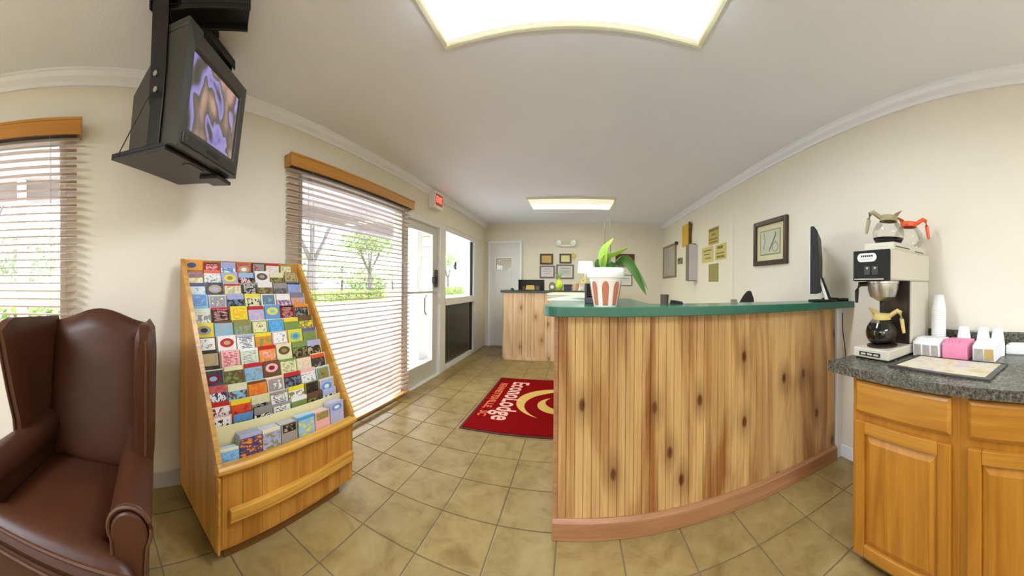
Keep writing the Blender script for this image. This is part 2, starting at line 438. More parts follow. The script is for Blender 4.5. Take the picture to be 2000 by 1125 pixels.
# ------------------------------------------------------------------ blinds
def blind(name, label, y0, y1, zb, zt, vy0, vy1, cords):
    root = thing(name, label, 'blind', (XL + .035, (y0 + y1) / 2, zb))
    vb = MB().box(-1.745, -1.73, vy0, vy1, zt - .005, zt + .085).box(XL, -1.745, vy0, vy0 + .014, zt - .005, zt + .085).box(XL, -1.745, vy1 - .014, vy1, zt - .005, zt + .085)
    v = vb.build('valance', VALW, root, bevel=.004)
    MB().box(-1.748, -1.724, vy0 - .003, vy1 + .003, zt + .072, zt + .088).build('valance_lip', VALW, v, bevel=.004)
    box(XL + .004, -1.752, y0, y1, zt + .01, zt + .055).build('head_rail', DKGREY, root)
    L = y1 - y0
    sl = MB()
    prof = [(-.025, -.0035), (-.012, .0), (0, .0012), (.012, .0), (.025, -.0035), (.025, -.0006), (.012, .0030), (0, .0042), (-.012, .0030), (-.025, -.0006)]
    ct, s_ = cos(R(4)), sin(R(4))
    prof = [(a * ct + c * s_, -a * s_ + c * ct) for a, c in prof]
    sl.prism(prof, 'y', -L / 2, L / 2)
    first = None; z = zt - .028; P = .0445
    while z > zb + .04:
        if first is None:
            first = sl.build('slat', SLAT, root, local=True); first.location = (0, 0, z - zb)
        else: part_copy(first, root, (0, 0, z - zb))
        z -= P
    MB().box(-1.806, -1.754, y0, y1, zb, zb + .018).build('bottom_rail', VALW, root, bevel=.004)
    for yc in cords:
        MB().tube([(-1.806, yc, zb), (-1.806, yc, zt)], .0013, 5).tube([(-1.753, yc, zb), (-1.753, yc, zt)], .0013, 5).build('ladder_cord', COVE, root)
    return root
blind('window_blind', 'oak slat blind on the window behind the leather wing chair', -1.55, -.05, .82, 2.055, -1.57, -.02, (-1.3, -.75, -.2))
blind('window_blind', 'floor length slat blind behind the brochure rack beside the glass door', 1.345, 2.985, .035, 2.06, 1.335, 3.03, (1.56, 2.2, 2.84))

# ------------------------------------------------------------------ ceiling lights
def ceiling_light(label, x0, x1, y0, y1, lens):
    r = thing('ceiling_light', label, 'ceiling light', ((x0 + x1) / 2, (y0 + y1) / 2, H))
    b = MB(); t = .022
    b.box(x0, x1, y0, y0 + t, H - .03, H).box(x0, x1, y1 - t, y1, H - .03, H).box(x0, x0 + t, y0 + t, y1 - t, H - .03, H).box(x1 - t, x1, y0 + t, y1 - t, H - .03, H)
    b.build('fixture_frame', CREAMF, r, bevel=.004)
    lo, hi = (x0 + .06, x1 - .06, y0 + .12, y1 - .12), (x0 + t, x1 - t, y0 + t, y1 - t)
    sk = MB().taper(lo, H - .083, hi, H - .018); sk.f = sk.f[2:]
    d = sk.build('lens_skirt', LSKIRT, r)
    MB().box(lo[0], lo[1], lo[2], lo[3], H - .086, H - .083).build('diffuser', lens, r)
ceiling_light('large fluorescent ceiling light over the lobby nearest the television', -.652, .592, .965, 1.44, LENS)
ceiling_light('unseen fluorescent ceiling light added behind the viewer to brighten the lobby', -.66, .58, -2.95, -1.75, LENS_ADDED)  # unseen fixture, added to light the counter front and near walls
ceiling_light('smaller looking fluorescent ceiling light over the back desk', -.70, .535, 4.25, 4.70, LENS_BACK)

# ------------------------------------------------------------------ exit sign
ex = thing('exit_sign', 'white lit exit sign with red letters above the glass door', 'exit sign', (-1.815, 3.65, 2.2))
box(-1.815, -1.725, 3.53, 3.78, 2.195, 2.415).build('housing', WHITEP, ex, bevel=.008)
box(-1.727, -1.722, 3.555, 3.755, 2.235, 2.38).build('face_plate', mat('red_sign_face', lin(208, 96, 86), .5), ex)
text_obj('EXIT', .115, emit('red_sign_letters', (1.0, .10, .06), 2.2), ex, Matrix.Translation((-1.7205, 3.655, 2.307)) @ Matrix.Rotation(pi / 2, 4, 'Z') @ Matrix.Rotation(pi / 2, 4, 'X'), width=.72)

# ------------------------------------------------------------------ outdoors, seen through the glass
CONC = mat('pale_concrete', lin(214, 212, 212), .9, var=.06, vs=3)
ASPH = mat('grey_asphalt', lin(116, 120, 132), .9, var=.08, vs=2)  # even grey asphalt with faint mottling
GRASS = mat('grass', lin(110, 132, 62), .95, var=.3, vs=8)
struct(box(-3.9, XL - .12, -6, 10, -.14, -.015).build('sidewalk', CONC))
struct(box(-15.5, -3.9, -22, 34, -.24, -.14).build('driveway', ASPH))
struct(box(-60, -15.5, -40, 60, -.24, -.10).build('lawn', GRASS))
struct(box(-3.75, XL - .12, -6, 10, 2.40, 2.50).build('porch_ceiling', mat('porch_soffit', lin(176, 168, 164), .8, var=.03)))
struct(box(-3.75, -3.55, -6, 10, 2.18, 2.40).build('porch_beam', mat('porch_beam_paint', lin(150, 142, 138), .7, var=.03)))
def column(name, label, x, y, w, m):
    r = thing(name, label, 'column', (x, y, -.015))
    MB().box(x - w, x + w, y - w, y + w, -.015, .18).build('plinth', m, r, bevel=.01)
    MB().taper((x - w * .8, x + w * .8, y - w * .8, y + w * .8), .18, (x - w * .55, x + w * .55, y - w * .55, y + w * .55), .27).build('flared_base', m, r)
    MB().box(x - w * .55, x + w * .55, y - w * .55, y + w * .55, .27, 2.40).build('shaft', m, r, bevel=.006)
PWH = mat('white_porch_paint', lin(236, 234, 232), .6, var=.03)
column('porch_column', 'white porch column standing outside the glass entrance door', -2.62, 4.62, .17, PWH)
column('porch_column', 'white porch column seen through the blind behind the wing chair', -3.5, -.72, .085, PWH)
r = thing('porch_pier', 'pinkish block pier outside between the entrance door and column', 'pier', (-2.93, 5.75, 0))
PIER = mat('pink_block', lin(222, 206, 198), .8, var=.05)
for k in range(12):
    MB().box(-3.03, -2.83, 5.6, 5.9, -.015 + k * .2, .18 + k * .2).build('block', PIER, r, bevel=.006)
box(-3.25, -1.98, 3.05, 3.95, -.015, -.003).build('entrance_mat_outside', mat('grey_ribbed_rubber', lin(118, 116, 118), .9, var=.1, vs=30))
tag(bpy.data.objects['entrance_mat_outside'], 'grey rubber mat on the pavement outside the glass door', 'door mat')

def leafmat(name, a, b_):
    m, t, n, l, p = nt(name)
    oi = mapped(n, l, (1, 1, 1), 'POS')
    l.new(ramp(n, l, noise(n, l, oi, 1.6, 3), [(.35, a), (.65, b_)]), p.inputs['Base Color'])
    p.inputs['Roughness'].default_value = .6
    return m
LF1 = leafmat('hedge_leaves', lin(80, 106, 34), lin(126, 144, 60))
LF2 = leafmat('tree_leaves', lin(94, 120, 62), lin(134, 154, 98))
LF3 = leafmat('pale_tree_leaves', lin(120, 134, 108), lin(150, 160, 138))
BARK = mat('grey_bark', lin(78, 72, 72), .9, var=.15, vs=10)
rnd = random.Random(5)
def leaves(b, c, rad, n, s, flat=False):
    for _ in range(n):
        while True:
            p = Vector((rnd.uniform(-1, 1), rnd.uniform(-1, 1), rnd.uniform(-1, 1)))
            if flat or p.length <= 1: break
        p = Vector((p.x * rad[0], p.y * rad[1], p.z * rad[2])) + Vector(c)
        a = Vector((rnd.gauss(0, 1), rnd.gauss(0, 1), rnd.gauss(0, 1))).normalized()
        q = a.orthogonal().normalized(); u = a.cross(q); k = s * rnd.uniform(.6, 1.3)
        b.raw([p - q * k, p + u * k * .45, p + q * k, p - u * k * .45], [(0, 1, 2, 3)])
def hedge(label, x, y, L, h, m=LF1):
    r = thing('clipped_hedge', label, 'hedge', (x, y, -.1), group='hedges beyond the driveway')
    b = MB(); leaves(b, (x, y, -.1 + h / 2), (.55, L / 2, h / 2), int(420 * L * h), .11, True)
    o = b.build('foliage', m, r)
    for k in range(int(L)):
        yy = y - L / 2 + k + .5
        MB().tube([(x, yy, -.1), (x + rnd.uniform(-.1, .1), yy + .1, h * .7)], .02, 5).build('stem', BARK, r)
hedge('low yellow green hedge across the driveway left of the big tree trunk', -16.4, 11.5, 7, .8)
hedge('low green hedge across the driveway right of the big tree trunk', -16.6, 19.5, 7.5, .75)
hedge('bright hedge outside, seen through the window behind the wing chair', -7.2, -1.3, 1.6, .75)
hedge('bright hedge outside at the picture left edge beyond the chair', -7.2, -4.6, 3.4, .75)
hedge('distant hedge seen through the sidelight window beside the door', -16.2, 38, 9, 1.0)
def tree(label, x, y, h, tr, crown, m, n, lean=0.0):
    r = thing('shade_tree', label, 'tree', (x, y, -.1), group='trees across the driveway')
    fork = h * .34
    MB().tube([(x, y, -.1), (x + .05, y, fork * .5), (x, y + lean, fork)], [tr * 1.25, tr, tr * .85], 9).build('trunk', BARK, r, True)
    tips = []
    for k in range(6):
        a = 2 * pi * k / 6 + .4
        p0 = Vector((x, y + lean, fork * .96)); p1 = p0 + Vector((cos(a) * h * .12, sin(a) * h * .16, h * .26)); p2 = p1 + Vector((cos(a) * h * .10, sin(a) * h * .14, h * .24))
        MB().tube([p0, p1, p2], [tr * .5, tr * .3, tr * .1], 6).build('branch', BARK, r, True); tips.append(p2)
    b = MB()
    for p in tips: leaves(b, p, (crown * .6, crown * .7, crown * .5), n // 6, .2)
    leaves(b, (x, y, h * .9), (crown, crown, crown * .55), n // 3, .22)
    b.build('foliage', m, r)
tree('large forked tree seen through the floor length blind', -18.5, 16.2, 8.5, .42, 2.6, LF3, 1500, .2)
tree('leafy tree right of the forked tree beyond the floor length blind', -21, 27, 7, .25, 3.0, LF2, 1800)
tree('light green tree left of the forked tree beyond the brochure rack', -24, 13.0, 7, .25, 3.0, LF2, 1500)
tree('tree seen through the sidelight window next to the door', -24, 55, 7, .3, 3.4, LF2, 1500)
tree('tree outside at the far left, behind the wing chair window', -14, -5.2, 7, .24, 2.2, LF3, 900)
for k, (x, y) in enumerate(((-26, 20), (-27, 34), (-26, 6))):
    r = thing('round_shrub', ['broad pale shrub behind the forked tree', 'broad pale shrub beyond the right hedge, near the mullion', 'broad pale shrub behind the rack side of the blind', 'round shrub beyond the hedge in the wing chair window'][k], 'shrub', (x, y, -.1), group='shrubs on the lawn')
    b = MB(); leaves(b, (x, y, 1.2), (1.6, 4.5, 1.5), 1500, .24); b.build('foliage', LF2 if k % 2 else LF3, r)
    MB().tube([(x, y, -.1), (x, y, 1.2)], .08, 6).build('stem', BARK, r)

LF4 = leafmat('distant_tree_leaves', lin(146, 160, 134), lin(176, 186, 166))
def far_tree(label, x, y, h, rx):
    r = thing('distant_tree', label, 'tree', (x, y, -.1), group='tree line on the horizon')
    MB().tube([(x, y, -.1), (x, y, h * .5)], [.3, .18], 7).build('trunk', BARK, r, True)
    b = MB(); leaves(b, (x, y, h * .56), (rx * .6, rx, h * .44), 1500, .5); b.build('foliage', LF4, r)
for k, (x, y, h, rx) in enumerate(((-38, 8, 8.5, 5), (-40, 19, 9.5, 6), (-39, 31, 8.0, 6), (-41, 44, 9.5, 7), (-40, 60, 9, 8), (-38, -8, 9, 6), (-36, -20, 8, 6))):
    far_tree(['hazy tree on the horizon behind the brochure rack', 'hazy tree on the horizon behind the forked tree', 'hazy tree on the horizon right of the forked tree', 'hazy tree on the horizon near the entrance door', 'hazy tree on the horizon in the sidelight window', 'hazy tree on the horizon in the wing chair window', 'hazy tree on the horizon at the extreme left'][k], x, y, h, rx)

# ------------------------------------------------------------------ front reception counter
ZC = 1.13
fc = thing('reception_counter', 'knotty beadboard front counter with brown base rail', 'counter', (.78, 1.52, 0))
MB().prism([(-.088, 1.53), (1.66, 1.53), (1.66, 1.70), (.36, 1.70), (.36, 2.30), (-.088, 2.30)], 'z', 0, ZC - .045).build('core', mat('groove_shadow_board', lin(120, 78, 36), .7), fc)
n = 42; pw = (1.655 + .085) / n
pl = MB().prism([(0.0004, 0), (pw - .0004, 0), (pw - .0004, -.0085), (pw - .003, -.012), (pw * .5 + .0016, -.012), (pw * .5, -.0108), (pw * .5 - .0016, -.012), (.003, -.012), (.0004, -.0085)], 'z', .085, ZC - .046)
first = None
for k in range(n):
    loc = (-.085 + k * pw - .78, 1.53 - 1.52, 0)
    if first is None:
        first = pl.build('plank', PINE, fc, local=True); first.location = loc
    else: part_copy(first, fc, loc)
side = MB().prism([(0, 0.0004), (0, pw - .0004), (-.0085, pw - .0004), (-.012, pw - .003), (-.012, .003), (-.0085, .0004)], 'z', .085, ZC - .046)
for k in range(19):
    if k == 0: f2 = side.build('plank', PINE, fc, local=True); f2.location = (-.088 - .78, .012, 0)
    else: part_copy(f2, fc, (-.088 - .78, .012 + k * pw * .975, 0))
MB().box(-.108, 1.663, 1.495, 1.53, 0, .085).prism([(1.495, .085), (1.53, .085), (1.53, .097), (1.510, .097)], 'x', -.108, 1.663).build('base_rail', PINEB, fc, bevel=.003)
MB().box(-.108, -.088, 1.53, 2.30, 0, .09).build('base_rail_return', PINEB, fc, bevel=.003)
MB().box(-.106, -.084, 1.509, 1.535, .09, ZC - .046).build('corner_trim', PINEB, fc, bevel=.004)

top = [(1.718, 1.39), (1.718, 1.665), (.40, 1.665)] + [(.40, 2.33), (-.06, 2.33)] + arc(-.06, 2.235, .095, 90, 180, 6)[1:] + arc(-.055, 1.49, .10, 180, 270, 10)
ct = tag(MB().prism(top, 'z', ZC - .045, ZC).build('counter_top', GREEN, bevel=.004), 'dark green laminate top with rounded end on the front counter', 'countertop')

# ------------------------------------------------------------------ back counter
bc = thing('back_counter', 'pale board counter at the back of the room near the far door', 'counter', (-.35, 5.05, 0))
box(-1.19, .50, 5.03, 5.50, 0, 1.10).build('core', mat('pale_core', lin(170, 130, 86), .7), bc)
x = -1.20; k = 0
while x < .49:
    wd = (.17, .15, .05, .05, .05, .05)[k % 6] if x < -.55 else .05
    MB().prism([(x + .0008, 5.03), (x + wd - .0008, 5.03), (x + wd - .0008, 5.017), (x + wd - .004, 5.012), (x + .004, 5.012), (x + .0008, 5.017)], 'z', .05, 1.10).build('plank', PINE2, bc)
    x += wd; k += 1
box(-1.21, .505, 5.0, 5.03, 0, .055).build('base_rail', PINE2, bc, bevel=.004)
box(-1.205, -1.19, 5.012, 5.5, .05, 1.10).build('end_panel', PINE2, bc)
tag(box(-1.235, .53, 4.975, 5.55, 1.10, 1.138).build('counter_top', DKGREEN, bevel=.005), 'dark green top on the pale back counter', 'countertop')

# ------------------------------------------------------------------ lobby mat with lettering
lm = thing('lobby_mat', 'red lobby mat with hotel lettering and gold crescent emblem', 'mat', (-.5, 3.24, 0))
box(-.972, -.02, 2.478, 4.0, 0, .006).build('rubber_border', MATEDGE, lm, bevel=.002)
box(-.950, -.04, 2.505, 3.975, .006, .011).build('pile', MATRED, lm)
rot = Matrix.Rotation(-pi / 2, 4, 'Z')
text_obj('EconoLodge', .275, PINKP, lm, Matrix.Translation((-.675, 3.28, .0115)) @ rot, width=.78, bold=.006)
text_obj('BENNETTSVILLE,', .11, ORNG, lm, Matrix.Translation((-.868, 3.36, .0115)) @ rot, width=.96, bold=.003)
text_obj('SC', .11, ORNG, lm, Matrix.Translation((-.868, 2.83, .0115)) @ rot, width=.96, bold=.003)
def crescent(cx, cy, a0, a1, r0, r1, tmax, peak, n=40):
    out = []; inn = []
    for i in range(n + 1):
        t = i / n; a = R(a0 + (a1 - a0) * t); rr = r0 + (r1 - r0) * t
        k = (t / peak if t < peak else (1 - t) / (1 - peak)); th_ = tmax * sin(min(1, max(0, k)) * pi / 2)
        out.append((cx + rr * cos(a), cy + rr * sin(a))); inn.append((cx + (rr - th_) * cos(a), cy + (rr - th_) * sin(a)))
    return out + inn[::-1][1:-1]
MB().prism(crescent(-.20, 3.25, 62, 250, .36, .44, .135, .38), 'z', .0105, .0118).build('emblem', GOLD, lm)
MB().prism(crescent(-.17, 3.17, 118, 330, .20, .25, .115, .55), 'z', .0105, .0118).build('emblem', GOLD, lm)

# ------------------------------------------------------------------ things on the front counter
NEWS = mat('newsprint', lin(226, 222, 206), .9, var=.05, vs=40)
NEWY = mat('yellow_edge_newsprint', lin(228, 220, 176), .9, var=.08, vs=30)
zz = ZC
for k, (h, dx, rz, m, lab) in enumerate(((.018, 0, 2, NEWS, 'bottom newspaper of the pile beside the flower pot'), (.016, .008, -4, NEWS, 'middle newspaper of the pile beside the flower pot'), (.014, -.004, 3, NEWY, 'yellowish top newspaper of the pile beside the flower pot'))):
    r = thing('newspaper', lab, 'newspaper', (-.045 + dx, 2.10, zz), R(rz), 'newspapers on the front counter')
    def fn(u, v, h=h):
        x = -.145 + .29 * u; y = -.12 + .22 * v; e = 1 - abs(2 * u - 1) ** 8
        return (x, y, h * (.55 + .45 * e)), (x, y, 0)
    MB().slab(10, 4, fn).build('folded_sheets', m, r, True, local=True)
    MB().box(-.12, .12, -.1201, -.1195, h * .3, h * .36).box(-.12, .12, -.1201, -.1195, h * .6, h * .66).build('fold_edge', COVE, r, local=True)
    zz += h

# flower pot with orchid
TERRA = mat('bare_terracotta', lin(204, 124, 92), .7, var=.06, vs=20)
POTW = mat('white_glazed_pot', lin(242, 240, 234), .25, var=.02)
LEAF = mat('orchid_leaf', lin(70, 116, 44), .35, var=.25, vs=14)
LEAFB = mat('young_orchid_leaf', lin(150, 186, 66), .35, var=.18, vs=14)
LEAFG = mat('grey_green_leaf', lin(132, 150, 104), .45, var=.12, vs=14)
PX, PY = .138, 1.475
po = thing('potted_orchid', 'orchid in a white pot with terracotta arches on the front counter', 'potted plant', (PX, PY, ZC))
rb, rt, hb, ht = .055, .077, 0.0, .128
MB().lathe([(.0, .0), (rb, 0), (rt, ht), (rt, .132), (.088, .134), (.090, .150), (.090, .174), (.086, .179), (.081, .176), (.079, .150)], (PX, PY, ZC), 40, caps=False).build('pot', POTW, po, True)
for k in range(8):
    a0 = -pi / 2 + (k - .12) * 2 * pi / 8
    v = []; pts = []
    for i in range(17):
        t = i / 16
        if t < .28: q = (-1, t / .28 * .66)
        elif t > .72: q = (1, (1 - t) / .28 * .66)
        else:
            g = pi - (t - .28) / .44 * pi; q = (cos(g), .66 + .34 * sin(g))
        z = .006 + q[1] * .112; rr = rb + (rt - rb) * z / ht + .0012
        a = a0 + q[0] * (.20 + .05 * q[1])
        v.append((PX + rr * cos(a), PY + rr * sin(a), ZC + z))
    cz = .06; rr = rb + (rt - rb) * cz / ht + .003
    v.append((PX + rr * cos(a0), PY + rr * sin(a0), ZC + cz))
    MB().raw(v, [(i, i + 1, 17) for i in range(16)] + [(16, 0, 17)]).build('terracotta_arch', TERRA, po, True)
MB().lathe([(0, .155), (.04, .158), (.08, .152)], (PX, PY, ZC), 20, caps=False).build('bark_soil', mat('bark_chips', lin(90, 66, 44), .9, var=.3, vs=90), po)
def leafblade(name, pts, wid, m, parent, side=(0, 1, 0), fold=.25):
    pts = [Vector(p) for p in pts]; N = 14
    def at(t):
        f = t * (len(pts) - 1); i = min(int(f), len(pts) - 2); u = f - i
        p = [pts[max(0, i - 1)], pts[i], pts[i + 1], pts[min(len(pts) - 1, i + 2)]]
        return .5 * ((2 * p[1]) + (p[2] - p[0]) * u + (2 * p[0] - 5 * p[1] + 4 * p[2] - p[3]) * u * u + (3 * p[1] - p[0] - 3 * p[2] + p[3]) * u ** 3)
    v = []; f = []
    sd = Vector(side).normalized()
    for i in range(N + 1):
        t = i / N; c = at(t); tg = (at(min(1, t + .02)) - at(max(0, t - .02))).normalized()
        s = (sd - tg * sd.dot(tg)).normalized(); nn = tg.cross(s)
        w_ = wid * max(.02, min(1, (.35 + 2.0 * t)) * (1 - t ** 2.6) ** .75)
        v += [c + s * w_ + nn * w_ * fold, c, c - s * w_ + nn * w_ * fold,
              c + s * w_ + nn * (w_ * fold - .0012), c - nn * .0012, c - s * w_ + nn * (w_ * fold - .0012)]
    for i in range(N):
        a = i * 6; b_ = a + 6
        f += [(a, a + 1, b_ + 1, b_), (a + 1, a + 2, b_ + 2, b_ + 1), (a + 3, b_ + 3, b_ + 4, a + 4), (a + 4, b_ + 4, b_ + 5, a + 5), (a, b_, b_ + 3, a + 3), (a + 2, a + 5, b_ + 5, b_ + 2)]
    return MB().raw(v, f).build(name, m, parent, True)
S_ = .00241
def q(px, py, dy=0): return (PX + (px - 1184) * S_, PY + dy, ZC + .179 - (py - 524) * S_)
leafblade('leaf', [q(1178, 530), q(1174, 508, -.01), q(1180, 484, -.02), q(1198, 466, -.03)], .036, LEAFB, po, (.6, -.8, 0))
leafblade('leaf', [q(1176, 528), q(1182, 505, -.02), q(1202, 497, -.03), q(1226, 484, -.035)], .017, LEAFB, po, (.2, .6, -.7))
leafblade('leaf', [q(1186, 530), q(1200, 514, -.02), q(1222, 508, -.03), q(1240, 532, -.04), q(1262, 576, -.04)], .030, LEAF, po, (.72, -.4, .5))
leafblade('leaf', [q(1188, 530, .02), q(1215, 512, .04), q(1242, 518, .06), q(1260, 540, .07), q(1276, 566, .07)], .016, LEAFG, po, (.7, -.3, .6))
leafblade('leaf', [q(1172, 530), q(1166, 518, -.01), q(1168, 506, -.02)], .013, LEAF, po, (1, -.3, 0))
leafblade('leaf', [q(1184, 530), q(1188, 512, .02), q(1192, 500, .03)], .014, LEAF, po, (.9, .3, 0))
for (a, b_, c_) in ((1182, 1181, 422), (1194, 1192, 406)):
    MB().tube([q(a, 526), q((a + b_) / 2, 470), q(b_, c_)], .0022, 6).build('flower_stem', mat('dry_stem', lin(120, 126, 96), .6), po, True)

# black desk phone handset standing behind the pot
r = thing('card_terminal', 'black card terminal leaning behind the flower pot', 'card terminal', (.085, 1.66, ZC))
MB().prism([(1.64, ZC), (1.70, ZC), (1.72, ZC + .105), (1.705, ZC + .11), (1.655, ZC + .03)], 'x', .045, .115).build('body', BLACKP, r, bevel=.006)
MB().prism([(1.657, ZC + .038), (1.700, ZC + .104), (1.698, ZC + .107), (1.654, ZC + .04)], 'x', .055, .105).build('keypad', mat('matt_black_keys', lin(24, 22, 20), .8, spec=.1), r)
r = thing('pen_cup', 'small dark cup near the middle of the front counter', 'cup', (.468, 1.615, ZC))
MB().lathe([(.021, 0), (.023, .052), (.020, .052), (.018, .004), (0, .004)], (.468, 1.615, ZC), 20).build('cup_wall', mat('dark_brown_cup', lin(70, 56, 40), .4, var=.15), r, True)
for k in range(3):
    MB().tube([(.468 - .006 + .006 * k, 1.615, ZC + .006), (.464 + .006 * k, 1.62 + .004 * k, ZC + .045)], .0028, 6).build('pen', BLACKP, r, True)
r = thing('stapler', 'flat black stapler beside the dark cup on the front counter', 'stapler', (.535, 1.615, ZC))
MB().prism([(.50, 0), (.572, 0), (.572, .006), (.50, .010)], 'y', 1.605, 1.627).build('base', BLACKP, r, bevel=.002)
bpy.data.objects[r.children[0].name].location.z = ZC - ZC
MB().prism([(.502, .010), (.57, .007), (.572, .012), (.53, .020), (.503, .022)], 'y', 1.607, 1.625).build('arm', BLACKM, r, bevel=.003)
for ch in r.children: ch.location = (0, 0, ZC)
r = thing('card_holder', 'tiny card holder on the front counter left of the desk chair', 'card holder', (.90, 1.625, ZC))
MB().prism([(1.615, ZC), (1.635, ZC), (1.635, ZC + .022), (1.631, ZC + .022), (1.629, ZC + .004), (1.615, ZC + .004)], 'x', .88, .92).build('stand', mat('smoke_acrylic', lin(150, 146, 130), .2), r)
MB().box(.883, .917, 1.621, 1.628, ZC + .004, ZC + .018).build('cards', mat('grey_card_print', lin(120, 112, 92), .8), r)

# monitor seen from its edge
mx = Matrix.Translation((1.47, 1.545, ZC)) @ Matrix.Rotation(R(-48.5), 4, 'Z')
mo = thing('monitor', 'flat black and silver computer monitor seen edge on at the counter end', 'monitor', None, mtx=mx)
# local: +x is the screen side... the panel lies in the local y/z plane
MB().prism([(-.008, .055), (-.008, .475), (.012, .478), (.034, .45), (.046, .30), (.046, .10), (.036, .055)], 'y', -.19, .19).build('housing', BLACKP, mo, local=True, bevel=.004)
MB().box(-.016, -.008, -.192, .192, .052, .478).build('bezel', mat('silver_bezel', lin(206, 204, 214), .35, .3, var=.03), mo, local=True, bevel=.003)
MB().box(-.0175, -.016, -.17, .17, .085, .46).build('screen', mat('dark_screen', lin(30, 32, 44), .15), mo, local=True)
MB().prism([(.030, .16), (.052, .16), (.105, .012), (.075, .012)], 'y', -.04, .04).build('stand_neck', mat('chrome_neck', lin(190, 188, 190), .3, .6), mo, local=True, bevel=.004)
MB().prism([(.046, .17), (.062, .16), (.118, .012), (.105, .012)], 'y', -.045, .045).build('neck_cover', BLACKP, mo, local=True, bevel=.003)
MB().prism(arc(.06, 0, .10, 0, 360, 28)[:-1], 'z', 0, .012).build('stand_base', BLACKP, mo, local=True, bevel=.004)
r = thing('desk_tray', 'low black tray on the green counter beside the wall', 'tray', (1.65, 1.50, ZC))
MB().box(1.60, 1.71, 1.44, 1.60, ZC, ZC + .006).box(1.60, 1.71, 1.44, 1.447, ZC, ZC + .02).box(1.60, 1.71, 1.593, 1.60, ZC, ZC + .02).box(1.60, 1.607, 1.447, 1.593, ZC, ZC + .02).box(1.703, 1.71, 1.447, 1.593, ZC, ZC + .02).build('tray_body', BLACKP, r)
MB().lathe([(.008, 0), (.008, .014), (.005, .018)], (1.64, 1.46, ZC + .006), 12).build('white_button', WHITEP, r, True)
tag(MB().tube([(1.700, 1.488, 1.04), (1.690, 1.480, .98), (1.683, 1.47, .92), (1.690, 1.455, .80), (1.695, 1.44, .62)], .0035, 6).build('power_cord', BLACKP, None, True), 'thin black cord hanging between the front counter and coffee cabinet', 'cord')

# office chair behind the counter
oc = thing('office_chair', 'dark office chair with its back showing above the front counter', 'office chair', (1.17, 2.31, 0), R(40))
def fnb(u, v):
    x = -.20 + .40 * u; zt = 1.195 - .35 * (abs(2 * u - 1) ** 2.2) * .5
    z = .72 + (zt - .72) * v; e = (1 - abs(2 * u - 1) ** 4) * (1 - abs(2 * v - 1) ** 6)
    y = -.20 - .03 * v + .05 * (2 * u - 1) ** 2
    return (x, y + .028 * e + .004, z), (x, y - .028 * e - .004, z)
FAB = mat('charcoal_fabric', lin(38, 34, 30), .8, var=.15, vs=60)
MB().slab(12, 10, fnb).build('backrest', FAB, oc, True, local=True)
def fns(u, v):
    x = -.23 + .46 * u; y = -.22 + .45 * v; e = (1 - abs(2 * u - 1) ** 5) * (1 - abs(2 * v - 1) ** 5)
    return (x, y, .47 + .035 * e), (x, y, .45 - .02 * e)
MB().slab(10, 10, fns).build('seat', FAB, oc, True, local=True)
MB().tube([(0, -.12, .45), (0, -.26, .48), (0, -.265, .78)], .02, 8).build('back_bar', BLACKM, oc, True, local=True)
MB().lathe([(.025, .08), (.025, .45)], n=12).build('gas_post', BLACKM, oc, True, local=True)
for k in range(5):
    a = 2 * pi * k / 5
    lg = MB().tube([(0, 0, .09), (.26 * cos(a), .26 * sin(a), .065)], [.022, .015], 8).build('base_leg', BLACKP, oc, True, local=True)
    MB().lathe([(0, -.012), (.024, -.012), (.027, 0), (.024, .012), (0, .012)], (.26 * cos(a), .26 * sin(a), .028), 14, 'y').build('castor', BLACKP, lg, True, local=True)

# ------------------------------------------------------------------ things on the back counter
ZB = 1.138
r = thing('display_stand', 'black backed card display standing on the back counter by the far door', 'display stand', (-.73, 5.1, ZB))
box(-.945, -.525, 5.10, 5.12, ZB, ZB + .175).build('back_board', BLACKP, r, bevel=.004)
box(-.945, -.525, 5.03, 5.10, ZB, ZB + .012).build('foot', BLACKP, r)
box(-.945, -.935, 5.03, 5.10, ZB, ZB + .175).build('side_board', BLACKP, r)
box(-.535, -.525, 5.03, 5.10, ZB, ZB + .175).build('side_board', BLACKP, r)
MB().taper((-.83, -.68, 5.05, 5.09), ZB + .012, (-.815, -.69, 5.07, 5.09), ZB + .085).build('card_stack', mat('tan_cards', lin(196, 166, 84), .7, var=.1, vs=30), r)
MB().box(-.88, -.84, 5.06, 5.09, ZB + .012, ZB + .07).build('card_stack', mat('brown_cards', lin(96, 74, 62), .7), r)
MB().box(-.67, -.60, 5.06, 5.09, ZB + .012, ZB + .075).build('card_stack', mat('grey_cards', lin(84, 88, 84), .7), r)
r = thing('call_bell', 'tiny black call bell at the left end of the back counter', 'bell', (-1.06, 5.10, ZB))
MB().lathe([(.034, 0), (.034, .006), (.028, .02), (.014, .034), (0, .038)], (-1.06, 5.1, ZB), 18, caps=False).build('dome', BLACKM, r, True)
MB().lathe([(.005, .036), (.005, .048)], (-1.06, 5.1, ZB), 10).build('plunger', SILVER, r, True)
r = thing('desk_clock', 'small grey round clock on the back counter beside the green vase', 'clock', (-.40, 5.15, ZB))
MB().prism([(-.45, ZB), (-.35, ZB), (-.35, ZB + .09)] + arc(-.40, ZB + .09, .05, 0, 180, 10)[1:-1] + [(-.45, ZB + .09)], 'y', 5.14, 5.18).build('case', mat('grey_case', lin(120, 116, 118), .4, .3), r, bevel=.005)
MB().lathe([(0, 0), (.03, 0), (.03, .004), (0, .004)], (-.40, 5.134, ZB + .06), 20, 'y').build('dial', WHITEP, r)
r = thing('green_vase', 'lime green vase with leaves on the back counter', 'vase', (-.285, 5.15, ZB))
VASE = mat('lime_glaze', lin(196, 214, 60), .3, var=.06)
